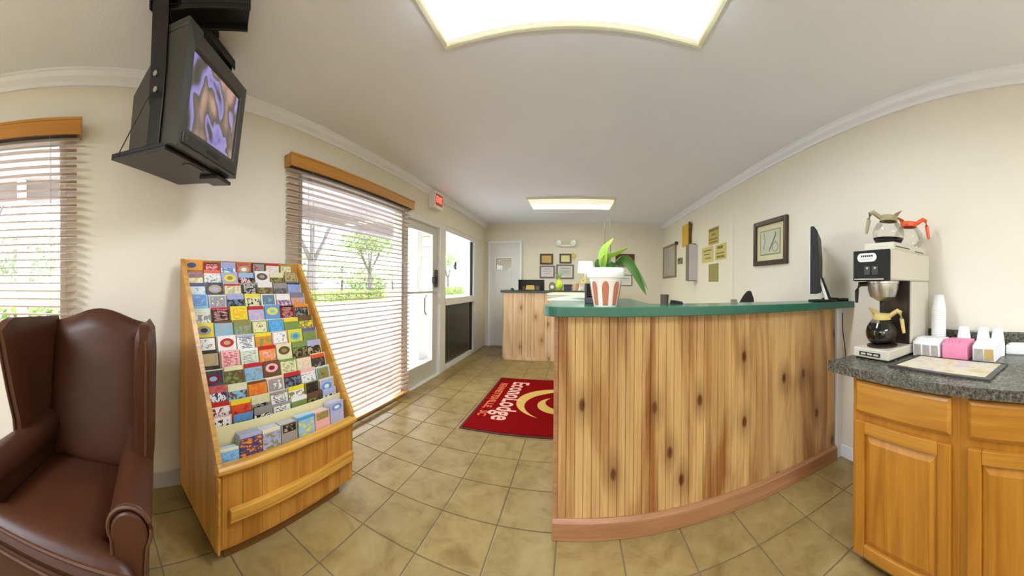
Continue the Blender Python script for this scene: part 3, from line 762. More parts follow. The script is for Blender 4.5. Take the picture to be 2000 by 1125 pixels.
MB().lathe([(.03, 0), (.055, .03), (.068, .07), (.06, .12), (.03, .16), (.028, .19), (.034, .2)], (-.285, 5.15, ZB), 24).build('vase_body', VASE, r, True)
for k in range(4):
    leafblade('leaf', [(-.285, 5.15, ZB + .19), (-.285 + .02 * (k - 1.5), 5.14, ZB + .25), (-.285 + .04 * (k - 1.5), 5.13 + .02 * k, ZB + .30)], .014, LEAFG, r, (1, .2, 0))
r = thing('keepsake_box', 'dark purple box on the back counter right of the green vase', 'box', (-.155, 5.15, ZB))
PURP = mat('dark_purple_card', lin(66, 48, 70), .5, var=.08)
box(-.205, -.075, 5.10, 5.20, ZB, ZB + .085).build('box_body', PURP, r, bevel=.003)
box(-.210, -.070, 5.095, 5.205, ZB + .07, ZB + .105).build('lid', mat('darker_purple_card', lin(52, 34, 44), .5), r, bevel=.003)
for k, (x, cc, hh) in enumerate(((-.04, lin(226, 196, 168), .105), (.02, lin(196, 142, 110), .12))):
    r = thing('pillar_candle', ['pale candle on the back counter beside the purple box', 'brown candle on the back counter beside the pale candle'][k], 'candle', (x, 5.15, ZB), group='candles on the back counter')
    MB().lathe([(0, 0), (.026, 0), (.026, hh), (.02, hh - .004), (0, hh - .008)], (x, 5.15, ZB), 18).build('wax', mat('candle_wax_%d' % k, cc, .6), r, True)
    MB().tube([(x, 5.15, ZB + hh - .008), (x + .002, 5.15, ZB + hh + .008)], .0015, 5).build('wick', BLACKP, r)
r = thing('yellow_flower', 'yellow artificial flower in a white cup on the back counter', 'flower', (.11, 5.15, ZB))
MB().lathe([(.022, 0), (.032, .08), (.029, .08), (.02, .005), (0, .005)], (.11, 5.15, ZB), 18).build('cup', WHITEP, r, True)
MB().tube([(.11, 5.15, ZB + .01), (.115, 5.145, ZB + .14)], .003, 6).build('stem', LEAF, r, True)
YEL = mat('yellow_petal', lin(226, 210, 120), .6, var=.08)
for k in range(7):
    a = 2 * pi * k / 7
    leafblade('petal', [(.115, 5.14, ZB + .16), (.115 + .03 * cos(a), 5.13, ZB + .16 + .03 * sin(a)), (.115 + .055 * cos(a), 5.135, ZB + .16 + .055 * sin(a))], .016, YEL, r, (-sin(a), 0, cos(a)))
MB().lathe([(0, -.01), (.014, 0), (0, .01)], (.115, 5.13, ZB + .16), 12, 'y', caps=False).build('flower_centre', GOLD, r, True)
r = thing('small_figurine', 'small pinkish white figurine on the back counter by the lamp', 'figurine', (.09, 5.06, ZB))
MB().lathe([(.03, 0), (.034, .012), (.022, .04), (.016, .055), (.01, .06), (.016, .068), (.017, .08), (.010, .09), (0, .092)], (.06, 5.06, ZB), 16, caps=False).build('body', mat('pink_white_glaze', lin(240, 220, 218), .35), r, True)
MB().tube([(.042, 5.06, ZB + .045), (.034, 5.04, ZB + .03), (.052, 5.03, ZB + .028)], .005, 6).tube([(.078, 5.06, ZB + .045), (.086, 5.04, ZB + .03), (.068, 5.03, ZB + .028)], .005, 6).build('arms', mat('pale_skin_glaze', lin(236, 206, 200), .35), r, True)
r = thing('table_lamp', 'lit table lamp with white shade on the back counter', 'lamp', (.15, 5.30, ZB))
MB().lathe([(.06, 0), (.06, .012), (.02, .02), (.014, .06), (.028, .12), (.014, .19), (.008, .22), (.008, .40)], (.15, 5.30, ZB), 20).build('base', mat('cream_lamp_base', lin(214, 204, 180), .4), r, True)
SHADE = emit('lit_lamp_shade', (1.0, .95, .90), 1.1, (.9, .88, .84))
MB().lathe([(.127, .305), (.118, .49), (.116, .49), (.125, .305)], (.15, 5.30, ZB), 32, caps=False).build('lamp_shade', SHADE, r, True)
MB().tube([(.19, 5.17, ZB + .37), (.24, 5.16, ZB + .36)], .004, 6).build('switch', BLACKP, r)

# ------------------------------------------------------------------ far wall
def frame_y(name, label, x0, x1, z0, z1, t, fm, im, matm=None, group=None, mt=.03, cat='frame'):
    r = thing(name, label, cat, ((x0 + x1) / 2, YF, z0), group=group)
    b = MB(); y0, y1 = YF - .022, YF
    b.box(x0, x0 + t, y0, y1, z0, z1).box(x1 - t, x1, y0, y1, z0, z1).box(x0 + t, x1 - t, y0, y1, z0, z0 + t).box(x0 + t, x1 - t, y0, y1, z1 - t, z1)
    b.build('frame', fm, r, bevel=.004)
    if matm: box(x0 + t, x1 - t, YF - .012, YF - .008, z0 + t, z1 - t).build('mount', matm, r)
    k = mt if matm else 0
    p = box(x0 + t + k, x1 - t - k, YF - .015, YF - .011, z0 + t + k, z1 - t - k).build('print', im, r)
    return r, p
GREYF = mat('pewter_frame', lin(112, 100, 100), .4, .3, var=.06)
BRASS = mat('brass_plate', lin(186, 154, 86), .35, .5, var=.2, vs=8)
BRASS2 = mat('pale_brass_plate', lin(206, 200, 120), .4, .3, var=.1, vs=8)
CERT = mat('pale_certificate', lin(222, 214, 218), .7, var=.05, vs=12)
CERT2 = mat('grey_certificate', lin(206, 208, 204), .7, var=.04, vs=8)
INK = mat('grey_ink', lin(130, 126, 124), .9)
g_ = 'framed awards on the far wall'
frame_y('wall_plaque', 'dark framed brass plaque, upper left of four on the far wall', -.712, -.455, 1.625, 1.835, .035, DKWOOD, BRASS, None, g_, cat='plaque')
frame_y('wall_plaque', 'dark framed yellow plaque, upper right of four on the far wall', -.332, -.098, 1.648, 1.835, .032, DKWOOD, BRASS2, PAPER, g_, .012, 'plaque')
r, p = frame_y('certificate_frame', 'grey framed pink certificate, lower left of four on the far wall', -.715, -.42, 1.362, 1.607, .028, GREYF, CERT, None, g_, cat='certificate')
MB().box(-.63, -.5, YF - .0165, YF - .0155, 1.53, 1.54).box(-.65, -.48, YF - .0165, YF - .0155, 1.49, 1.497).box(-.62, -.51, YF - .0165, YF - .0155, 1.45, 1.457).build('print_lines', INK, r)
r, p = frame_y('certificate_frame', 'larger grey framed certificate, lower right of four on the far wall', -.392, -.052, 1.348, 1.628, .03, GREYF, CERT2, PAPER, g_, .02, 'certificate')
MB().box(-.30, -.14, YF - .0165, YF - .0155, 1.55, 1.562).box(-.31, -.13, YF - .0165, YF - .0155, 1.50, 1.506).box(-.28, -.16, YF - .0165, YF - .0155, 1.46, 1.466).build('print_lines', INK, r)
r, p = frame_y('wall_plaque', 'burgundy plaque with white strips on the far wall behind the plant', .755, 1.13, 1.60, 1.848, .02, mat('burgundy_lacquer', lin(98, 36, 40), .3), mat('burgundy_felt', lin(110, 40, 44), .7), None, cat='plaque')
for z_ in (1.65, 1.76): MB().box(.87, 1.0, YF - .018, YF - .015, z_, z_ + .03).build('name_strip', PAPER, r)
r, p = frame_y('certificate_frame', 'small white framed certificate on the far wall below the burgundy plaque', .86, 1.085, 1.225, 1.44, .012, DKGREY, PAPER, None, cat='certificate')
MB().box(.90, 1.04, YF - .0165, YF - .0155, 1.36, 1.37).box(.91, 1.03, YF - .0165, YF - .0155, 1.32, 1.326).build('print_lines', INK, r)
r = thing('yellow_rosette', 'yellow ribbon rosette on the far wall beside the framed plaques', 'rosette', (-.055, YF, 1.78))
for k in range(8):
    a = 2 * pi * k / 8
    leafblade('ribbon_loop', [(-.055, YF - .02, 1.80), (-.055 + .025 * cos(a), YF - .03, 1.80 + .025 * sin(a)), (-.055 + .045 * cos(a), YF - .015, 1.80 + .045 * sin(a))], .016, YEL, r, (-sin(a), 0, cos(a)))
MB().box(-.075, -.06, YF - .012, YF - .009, 1.70, 1.79).box(-.05, -.035, YF - .012, YF - .009, 1.705, 1.79).build('ribbon_tail', YEL, r)
r = thing('emergency_light', 'white two headed emergency light high on the far wall', 'emergency light', (-.205, YF, 1.97))
box(-.33, -.08, YF - .06, YF, 1.965, 2.015).build('battery_box', WHITEP, r, bevel=.01)
for x in (-.345, -.065):
    h = MB().lathe([(.018, .05), (.05, .03), (.062, -.02), (.055, -.028), (.0, -.02)], (x, YF - .075, 2.035), 20, 'y').build('lamp_head', WHITEP, r, True)
    MB().lathe([(0, -.024), (.05, -.026), (.05, -.03), (0, -.032)], (x, YF - .075, 2.035), 20, 'y').build('lens', mat('clear_lens', lin(214, 214, 210), .1), h, True)

# ------------------------------------------------------------------ right wall
def frame_x(name, label, y0, y1, z0, z1, t, d, fm, group=None, cat='picture'):
    X = XR if y1 < 3.1 else XR - .012
    r = thing(name, label, cat, (X, (y0 + y1) / 2, z0), group=group)
    b = MB()
    b.box(X - d, X, y0, y0 + t, z0, z1).box(X - d, X, y1 - t, y1, z0, z1).box(X - d, X, y0 + t, y1 - t, z0, z0 + t).box(X - d, X, y0 + t, y1 - t, z1 - t, z1)
    b.build('frame', fm, r, bevel=.006)
    return r, X
r, X = frame_x('framed_picture', 'dark framed line sketch of an abstract curve beside the monitor', 2.13, 2.662, 1.432, 1.862, .045, .035, DKWOOD)
box(X - .012, X - .006, 2.175, 2.617, 1.477, 1.817).build('outer_mount', mat('cream_mount', lin(214, 206, 168), .8, var=.03), r)
box(X - .016, X - .012, 2.235, 2.557, 1.53, 1.765).build('inner_mount', mat('olive_mount_edge', lin(150, 142, 104), .8), r)
box(X - .018, X - .016, 2.245, 2.547, 1.54, 1.755).build('art_print', mat('pale_green_art', lin(198, 198, 176), .8, var=.08, vs=9), r)
LINE = mat('pencil_line', lin(128, 124, 112), .8)
MB().tube([(X - .019, 2.30, 1.735), (X - .019, 2.305, 1.70), (X - .019, 2.34, 1.65), (X - .019, 2.39, 1.585), (X - .019, 2.40, 1.56)], [.005, .008, .007, .006, .004], 6).build('sketch_line', LINE, r)
MB().tube([(X - .019, 2.31 + .045 * cos(a * pi / 9), 1.595 + .04 * sin(a * pi / 9) + (.012 if a == 5 else 0)) for a in range(18)], .003, 5, True).build('sketch_line', LINE, r)
MB().tube([(X - .019, 2.49, 1.74), (X - .019, 2.47, 1.66), (X - .019, 2.50, 1.58)], .003, 5).build('sketch_line', LINE, r)
r, X = frame_x('framed_picture', 'grey tapestry like picture in a wooden frame near the far corner', 5.15, 5.93, 1.38, 1.985, .035, .03, mat('worn_brown_frame', lin(140, 122, 90), .5, var=.1))
box(X - .014, X - .008, 5.185, 5.895, 1.415, 1.95).build('art_print', mat('grey_woven_art', lin(176, 168, 160), .9, var=.25, vs=7), r)
MB().lathe([(0, 0), (.03, 0), (.03, .05), (0, .05)], (X - .05, 5.10, 1.965), 14, 'x').build('hanger_knob', DKGREY, r, True)
r = thing('thermostat', 'small dark thermostat on the right wall next to the grey picture', 'thermostat', (XR, 4.92, 1.6))
box(XR - .045, XR - .012, 4.84, 5.0, 1.6, 1.695).build('case', mat('taupe_plastic', lin(128, 120, 100), .5), r, bevel=.006)
box(XR - .048, XR - .045, 4.87, 4.97, 1.645, 1.685).build('display', DKGREY, r)
r = thing('wall_file_box', 'tall grey white file box mounted on the right wall', 'file box', (XR, 4.15, 1.3))
box(1.578, 1.708, 4.205, 4.335, 1.305, 1.83).build('box_body', mat('grey_steel_box', lin(120, 112, 106), .5), r, bevel=.004)
box(1.582, 1.706, 4.198, 4.205, 1.315, 1.83).build('front_sheet', mat('pale_grey_sheet', lin(204, 196, 196), .7, var=.02), r)
box(1.63, 1.69, 4.21, 4.23, 1.83, 1.845).build('top_clip', BLACKM, r)
r = thing('yellow_folder', 'yellow folder pinned on the right wall above the file box', 'folder', (XR, 4.62, 1.86))
MB().box(1.68, 1.70, 4.45, 4.80, 1.86, 2.20).build('cover', mat('yellow_card', lin(222, 176, 52), .6, var=.05), r, bevel=.003)
MB().box(1.66, 1.69, 4.42, 4.452, 1.86, 2.205).build('spine', mat('brown_spine', lin(110, 80, 20), .6), r)
YNOTE = mat('yellow_note_paper', lin(206, 192, 128), .85, var=.05, vs=12)
YN2 = mat('olive_note_paper', lin(158, 146, 88), .85, var=.04, vs=12)
INKO = mat('olive_ink', lin(140, 122, 48), .9)
def note(label, y0, y1, z0, z1, rows, m=YNOTE):
    r = thing('wall_notice', label, 'notice', (XR - .012, (y0 + y1) / 2, z0), group='notices on the right wall')
    box(XR - .0155, XR - .012, y0, y1, z0, z1).build('sheet', m, r)
    for k, (a, b_, c_, d_) in enumerate(rows):
        Ly, Lz = y1 - y0, z1 - z0
        box(XR - .017, XR - .0155, y0 + a * Ly, y0 + b_ * Ly, z0 + c_ * Lz, z0 + d_ * Lz).build('print_line', INKO, r)
note('topmost yellow notice of the cluster beside the file box', 3.492, 3.80, 1.768, 1.985, [(.04, .96, .80, .94), (.3, .68, .55, .64), (.1, .94, .28, .36), (.1, .9, .10, .18)], mat('tan_notice_paper', lin(186, 170, 100), .85, var=.05))
note('left yellow notice of the pair in the cluster on the right wall', 3.652, 4.02, 1.55, 1.756, [(.15, .85, .72, .80), (.3, .8, .48, .55), (.2, .7, .22, .29)])
note('right yellow notice of the pair in the cluster on the right wall', 3.282, 3.59, 1.557, 1.752, [(.3, .8, .70, .88), (.2, .9, .38, .46), (.15, .85, .12, .27)])
note('plain olive notice lowest in the cluster on the right wall', 3.495, 3.79, 1.286, 1.518, [], YN2)

# ------------------------------------------------------------------ coffee cabinets
FX, ZT = 1.088, .875
def cabinet(label, y0, y1):
    r = thing('base_cabinet', label, 'cabinet', ((FX + XR) / 2, (y0 + y1) / 2, 0), group='oak base cabinets')
    MB().box(FX, XR - .002, y0, y1, .07, ZT - .04).build('body', OAK, r, bevel=.002)
    box(FX + .065, XR - .002, y0 + .01, y1, 0, .07).build('toe_kick', mat('dark_toe_board', lin(70, 44, 24), .6), r)
    a, b_ = y0 + .033, y1 - .033
    if y1 > .8: b_ = y1 - .022
    # drawer front with bevelled edge
    dz0, dz1 = .683, .822
    MB().box(FX - .010, FX, a, b_, dz0, dz1).raw([(FX - .010, a, dz0), (FX - .010, b_, dz0), (FX - .010, b_, dz1), (FX - .010, a, dz1),
        (FX - .019, a + .014, dz0 + .014), (FX - .019, b_ - .014, dz0 + .014), (FX - .019, b_ - .014, dz1 - .014), (FX - .019, a + .014, dz1 - .014)],
        [(0, 1, 5, 4), (1, 2, 6, 5), (2, 3, 7, 6), (3, 0, 4, 7), (4, 5, 6, 7)]).build('drawer_front', OAKH, r)
    # door: stiles, rails and raised panel
    z0, z1 = .075, .650; s = .052
    p0, p1, q0, q1 = a + s, b_ - s, z0 + s, z1 - s; e = .030
    d = MB().raw([(FX - .006, p0, q0), (FX - .006, p1, q0), (FX - .006, p1, q1), (FX - .006, p0, q1),
              (FX - .017, p0 + e, q0 + e), (FX - .017, p1 - e, q0 + e), (FX - .017, p1 - e, q1 - e), (FX - .017, p0 + e, q1 - e), (FX, p0, q0), (FX, p1, q0), (FX, p1, q1), (FX, p0, q1)],
             [(0, 1, 5, 4), (1, 2, 6, 5), (2, 3, 7, 6), (3, 0, 4, 7), (4, 5, 6, 7), (8, 9, 1, 0), (9, 10, 2, 1), (10, 11, 3, 2), (11, 8, 0, 3)]).build('door_panel', OAK, r)
    MB().box(FX - .019, FX, a, a + s, z0, z1).build('door_stile', OAK, d, bevel=.004)
    MB().box(FX - .019, FX, b_ - s, b_, z0, z1).build('door_stile', OAK, d, bevel=.004)
    MB().box(FX - .019, FX, a + s, b_ - s, z1 - s, z1).build('top_rail', OAKH, d, bevel=.004)
    MB().box(FX - .019, FX, a + s, b_ - s, z0, z0 + s).build('bottom_rail', OAKH, d, bevel=.004)
    return r
cabinet('golden oak cabinet unit below the coffee maker, next to the counter', .386, .885)
cabinet('golden oak cabinet unit at the right edge, below the sugar boxes', -.115, .386)
cabinet('golden oak cabinet unit beyond the right edge of the picture', -.62, -.115)
pts = [(XR, -.62), (XR, 1.035), (1.16, 1.035)] + [(1.083, 1.062 - .027)] + arc(1.095, 1.0, .035, 90, 180, 5) + [(1.057, .9), (1.055, -.62)]
tag(MB().prism(pts, 'z', ZT - .04, ZT).build('worktop', GRANITE, bevel=.014, seg=3), 'charcoal speckled worktop carrying the coffee maker', 'worktop')
tag(box(XR - .02, XR, -.62, 1.035, ZT, .982).build('backsplash', GRANITE, bevel=.006), 'charcoal speckled backsplash strip on the wall behind the cups', 'backsplash')

# ------------------------------------------------------------------ coffee maker
BX, BY0, BY1 = 1.222, .785, .995
cm = thing('coffee_maker', 'putty coloured two pot commercial coffee maker on the worktop', 'coffee maker', (1.44, .89, ZT))
MB().box(BX + .01, 1.64, BY0 + .01, BY1 - .01, ZT, ZT + .008).build('feet', BLACKP, cm)
base = MB().box(BX, 1.655, BY0, BY1, ZT + .008, ZT + .055).build('base', PUTTY, cm, bevel=.006)
box(BX - .003, BX + .002, .832, .955, ZT + .02, ZT + .038).build('front_label', BLACKM, base)
for k in range(3):
    box(BX - .0045, BX - .003, .840 + k * .038, .868 + k * .038, ZT + .025, ZT + .033).build('label_mark', PUTTY, base)
MB().lathe([(.0, 0), (.078, 0), (.078, .008), (.066, .014), (.0, .014)], (1.325, .89, ZT + .055), 32).build('warmer_plate', mat('dark_warmer', lin(58, 42, 36), .3, .2), cm, True)
MB().box(1.445, 1.655, BY0, BY1, ZT + .055, 1.262).build('column', PUTTY, cm, bevel=.008)
box(1.436, 1.446, BY0 + .012, BY1 - .012, ZT + .055, 1.262).build('column_face', mat('dark_brown_column', lin(58, 50, 44), .3, .2), cm)
MB().box(BX + .012, 1.655, BY0 - .004, BY1 + .004, 1.262, 1.412).build('head', PUTTY, cm, bevel=.008)
pan = MB().box(BX - .004, BX + .014, BY0 - .002, BY1 + .002, 1.258, 1.408).build('control_panel', mat('gloss_black', lin(22, 22, 22), .35, spec=.3), cm, bevel=.004)
MB().prism(arc(.868, 1.372, .022, 90, -90, 8)[::-1] [::-1] if False else (arc(.945, 1.372, .021, -90, 90, 8) + arc(.872, 1.372, .021, 90, 270, 8)), 'x', BX - .009, BX - .004).build('badge', mat('badge_white', lin(226, 226, 222), .4), pan, bevel=.001)
for k in range(6):
    box(BX - .010, BX - .009, .872 + k * .0125, .872 + k * .0125 + .008, 1.3745, 1.3835).build('badge_mark', BLACKM, pan)
box(BX - .010, BX - .009, .875, .942, 1.362, 1.366).build('badge_rule', COVE, pan)
for y in (.842, .888):
    s = box(BX - .008, BX - .004, y, y + .036, 1.287, 1.330).build('switch', DKGREY, pan, bevel=.002)
    box(BX - .0095, BX - .008, y + .012, y + .022, 1.316, 1.324).build('indicator', PUTTY, s)
box(BX - .008, BX - .003, .81, .985, 1.264, 1.270).build('trim_strip', SILVER, pan)
MB().lathe([(.0, 0), (.028, 0), (.066, .022), (.078, .060), (.080, .088), (.084, .09), (.084, .104), (.0, .104)], (1.33, .89, 1.158), 36).build('brew_basket', SILVER, cm, True)
MB().lathe([(.014, -.02), (.014, .0)], (1.33, .89, 1.158), 14).build('spout', BLACKP, cm, True)
MB().tube([(1.27, .945, 1.245), (1.245, .975, 1.243), (1.238, .987, 1.21), (1.240, .990, 1.150)], [.012, .013, .011, .008], 8).build('basket_handle', BLACKP, cm, True)
MB().box(1.285, 1.64, BY0 + .012, BY1 - .012, 1.412, 1.452).build('top_warmer', PUTTY, cm, bevel=.008)
MB().box(1.30, 1.44, BY0 + .010, BY0 + .012, 1.427, 1.432).box(1.50, 1.60, BY0 + .010, BY0 + .012, 1.421, 1.425).build('vent_slot', DKGREY, cm)

PGL = glassy('decanter_glass', (.965, .965, .945), 1.5, 0.02, .55)
COFFEE = mat('black_coffee', lin(18, 10, 6), .08, var=.0, spec=.7)
def decanter(label, x, y, z, lidm, ang, fill, band=False, tilt=0):
    r = thing('coffee_pot', label, 'coffee pot', (x, y, z), ang, group='coffee decanters')
    prof = [(.0, .0), (.052, .0), (.068, .010), (.080, .034), (.084, .058), (.078, .084), (.062, .108), (.046, .124), (.042, .134)]
    MB().lathe(prof, n=36, caps=False).build('glass_bowl', PGL, r, True, local=True)
    if fill:
        inner = [(.0, .003), (.050, .003), (.066, .012), (.077, .035), (.081, .058), (.076, .083), (.061, .106), (.0, .106)]
        MB().lathe(inner, n=36, caps=False).build('coffee', COFFEE, r, True, local=True)
    if band:
        MB().lathe([(.0, .0015), (.053, .0015), (.0695, .010), (.0805, .030), (.079, .030), (.0, .012)], n=36, caps=False).build('dark_base_band', mat('black_band', lin(22, 18, 16), .2), r, True, local=True)
    MB().lathe([(.0465, .120), (.0475, .124), (.048, .146), (.042, .150), (.030, .152), (.0, .153)], n=32, caps=False).build('collar', lidm, r, True, local=True)
    # pouring lip
    def fn(u, v):
        a = (u - .5) * 2.0; rr = .046 + .026 * v * cos(a * .9) ** 2
        z_ = .146 + .034 * v * cos(a) ** 2
        return (rr * cos(a), rr * sin(a), z_), (rr * cos(a) - .004, rr * sin(a) * .92, z_ - .002)
    MB().slab(10, 4, fn).build('pouring_lip', lidm, r, True, local=True)
    MB().tube([(-.040, 0, .138), (-.060, 0, .152), (-.082, 0, .166), (-.096, 0, .158), (-.104, 0, .125), (-.112, 0, .075), (-.116, 0, .055)], [.012, .012, .012, .012, .011, .010, .008], 10).build('handle', lidm, r, True, local=True)
    return r
TAN = mat('tan_plastic', lin(206, 182, 112), .4, var=.05)
BRN = mat('olive_brown_plastic', lin(158, 142, 108), .4, var=.05)
ORA = mat('orange_plastic', lin(236, 92, 42), .4, var=.06)
decanter('full coffee pot with tan handle on the lower warmer', 1.325, .893, ZT + .069, TAN, R(108), True)
decanter('empty glass coffee pot with brown lid on top of the coffee maker', 1.375, .888, 1.452, BRN, R(-48), False, True)
decanter('empty glass coffee pot with orange handle on top of the coffee maker', 1.565, .872, 1.452, ORA, R(118), False)

# ------------------------------------------------------------------ cups, sweetener boxes and tray
cup_prof = [(.026, .086), (.0285, .088), (.041, .006), (.0425, .004), (.0425, .0), (.0398, .0), (.0274, .083), (.0, .083)]
def cup_stack(x, y, n, pitch, label, group, s=1.0, zb=ZT):
    me = None
    for k in range(n):
        if me is None:
            c0 = MB().lathe([(r_ * s, z_ * s) for r_, z_ in cup_prof] , n=24, caps=False)
            c0.raw([(.026 * s * cos(2 * pi * i / 24), .026 * s * sin(2 * pi * i / 24), .086 * s) for i in range(24)], [tuple(range(24))])
            me = c0.mesh('foam_cup', FOAM, True)
        o = bpy.data.objects.new('foam_cup', me); C.objects.link(o); o.location = (x, y, zb + k * pitch)
        tag(o, label if k < n - 1 else label.replace('foam cup', 'topmost foam cup'), 'cup', group)
cup_stack(1.607, .700, 20, .0118, 'white foam cup nested upside down in the tall column of cups', 'cups in the tall column')
cup_stack(1.59, .545, 6, .0122, 'white foam cup in the short stack behind the pink box', 'cups behind the pink box', .95)
cup_stack(1.60, .440, 6, .0118, 'white foam cup in the short stack left behind the white sweetener box', 'cups left behind the white box', .93)
cup_stack(1.60, .362, 6, .0114, 'white foam cup in the short stack right behind the white sweetener box', 'cups right behind the white box', .92)
WB = mat('white_carton', lin(234, 234, 234), .6, var=.03)
def carton(label, y0, y1, x0, x1, m, marks):
    r = thing('sweetener_box', label, 'box', ((x0 + x1) / 2, (y0 + y1) / 2, ZT), group='sweetener boxes')
    MB().prism([(x0 + .006, ZT), (x1, ZT), (x1, ZT + .088), (x0 + .05, ZT + .092), (x0, ZT + .075)], 'y', y0, y1).build('carton', m, r, bevel=.004)
    for (a, b_, mm) in marks:
        box(x0 - .001, x0 + .005, y0 + (y1 - y0) * a, y0 + (y1 - y0) * b_, ZT + .012, ZT + .062).build('printed_panel', mm, r)
    return r
PG = mat('grey_packet_print', lin(166, 156, 150), .7, var=.3, vs=60)
PT = mat('tan_packet_print', lin(190, 158, 92), .7, var=.1, vs=50)
PINKB = mat('pink_packet', lin(232, 138, 172), .55, var=.08, vs=24)
carton('white box with three printed windows beside the coffee maker', .618, .768, 1.425, 1.56, WB, ((.06, .30, PG), (.37, .62, PG), (.70, .93, PG)))
r = carton('crumpled pink sweetener box between the two white boxes', .475, .605, 1.425, 1.56, PINKB, ())
for k in range(6):
    MB().taper((1.44, 1.53, .485 + k * .019, .497 + k * .019), ZT + .07, (1.445 + .004 * (k % 2), 1.52, .484 + k * .019, .493 + k * .019), ZT + .088 + .003 * (k % 3)).build('packet', PINKB, r)
carton('white box with grey and tan panels right of the pink box', .335, .447, 1.425, 1.60, WB, ((.08, .46, PT), (.54, .92, PG)))
r = thing('napkin_box', 'white napkin box against the backsplash at the right edge', 'box', (1.66, .255, ZT))
box(1.62, 1.695, .17, .325, ZT, ZT + .052).build('box_body', WHITEP, r, bevel=.008)
box(1.635, 1.68, .19, .305, ZT + .052, ZT + .056).build('top_slot', PAPER, r)
cm_ = Matrix.Translation((1.292, .512, ZT)) @ Matrix.Rotation(R(-4), 4, 'Z')
tr = thing('serving_tray', 'dark framed tray with a paper liner in front of the sweetener boxes', 'tray', None, mtx=cm_)
MB().box(-.135, .135, -.235, .235, 0, .005).build('tray_base', mat('dark_tray', lin(72, 68, 62), .35, var=.1), tr, local=True, bevel=.002)
MB().box(-.135, -.123, -.235, .235, .005, .007).box(.123, .135, -.235, .235, .005, .007).box(-.123, .123, -.235, -.223, .005, .007).box(-.123, .123, .223, .235, .005, .007).build('tray_rim', mat('dark_rim', lin(52, 50, 46), .3), tr, local=True)
def liner():
    m, t, n, l, p = nt('printed_tray_liner')
    f = noise(n, l, mapped(n, l, (1, 1, 1), 'OBJ'), 9, 4, .6)
    l.new(ramp(n, l, f, [(.35, lin(206, 190, 140)), (.5, lin(222, 212, 190)), (.7, lin(196, 178, 190))]), p.inputs['Base Color'])
    p.inputs['Roughness'].default_value = .7; return m
MB().box(-.105, .115, -.205, .210, .005, .0065).build('paper_liner', liner(), tr, local=True)

# ------------------------------------------------------------------ brochure rack
rk = thing('brochure_rack', 'sloping honey oak brochure rack full of leaflets', 'brochure rack', (-1.5, .98, 0))
sidep = [(-1.750, .055), (-1.228, .055), (-1.228, .395), (-1.205, .43), (-1.222, .452), (-1.735, 1.362), (-1.750, 1.362)]
MB().prism(sidep, 'y', .548, .568).build('side_panel', RACKW, rk, bevel=.002)
MB().prism(sidep, 'y', 1.400, 1.420).build('side_panel', RACKW, rk, bevel=.002)
for y in (.546, 1.398):
    MB().prism([(-1.232, .446), (-1.214, .452), (-1.730, 1.368), (-1.748, 1.362)], 'y', y, y + .024).build('edge_band', RACKH, rk)
MB().box(-1.750, -1.744, .568, 1.40, .055, 1.362).build('back_panel', RACKW, rk)
MB().box(-1.245, -1.225, .562, 1.406, .06, .395).build('front_panel', RACKW, rk, bevel=.002)
for k in range(8):
    box(-1.2255, -1.2215, .575 + k * .104, .677 + k * .104, .075, .392).build('front_board', RACKW, rk, bevel=.001)
MB().prism([(-1.24, .392), (-1.215, .392), (-1.196, .408), (-1.194, .424), (-1.206, .436), (-1.24, .436)], 'y', .546, 1.422).build('front_lip', RACKH, rk, bevel=.004)
MB().box(-1.222, -1.194, .605, 1.395, .188, .240).build('pull_rail', RACKH, rk, bevel=.004)
MB().box(-1.228, -1.205, .548, .560, .06, .392).build('corner_strip', RACKH, rk, bevel=.003)
MB().box(-1.74, -1.252, .60, 1.33, 0, .06).build('toe_base', mat('dark_toe_wood', lin(120, 80, 36), .6), rk)
# stepped shelves: slope from (-1.735,1.34) to (-1.30,.57)
rows_z = [1.355, 1.300, 1.228, 1.160, 1.085, 1.010, .939, .864, .788, .715, .648, .595]
def slopeX(z): return -1.215 - (z - .43) * .53 / .935
LEAN = [2] + [12] * 9 + [8, 3]
ROWX = [-1.7395] + [slopeX(z) - .030 for z in rows_z[1:11]] + [-1.340]
for z, xb, le in list(zip(rows_z, ROWX, LEAN))[1:11]:
    tn = math.tan(R(le)); xx = xb - .008
    MB().prism([(xx - .003, z - .002), (xx, z - .002), (xx + tn * .182, z - .182), (xx + tn * .182 + (.016 if le == 12 else .006), z - .182), (xx + tn * .182 + (.016 if le == 12 else .006), z - .186), (xx + tn * .182 - .003, z - .186)], 'y', .568, 1.40).build('pocket_shelf', CREAMP, rk)
MB().box(-1.322, -1.318, .568, 1.40, .408, .556).build('cream_back_board', CREAMP, rk)
MB().box(-1.345, -1.24, .568, 1.40, .40, .408).build('bottom_shelf', CREAMP, rk)

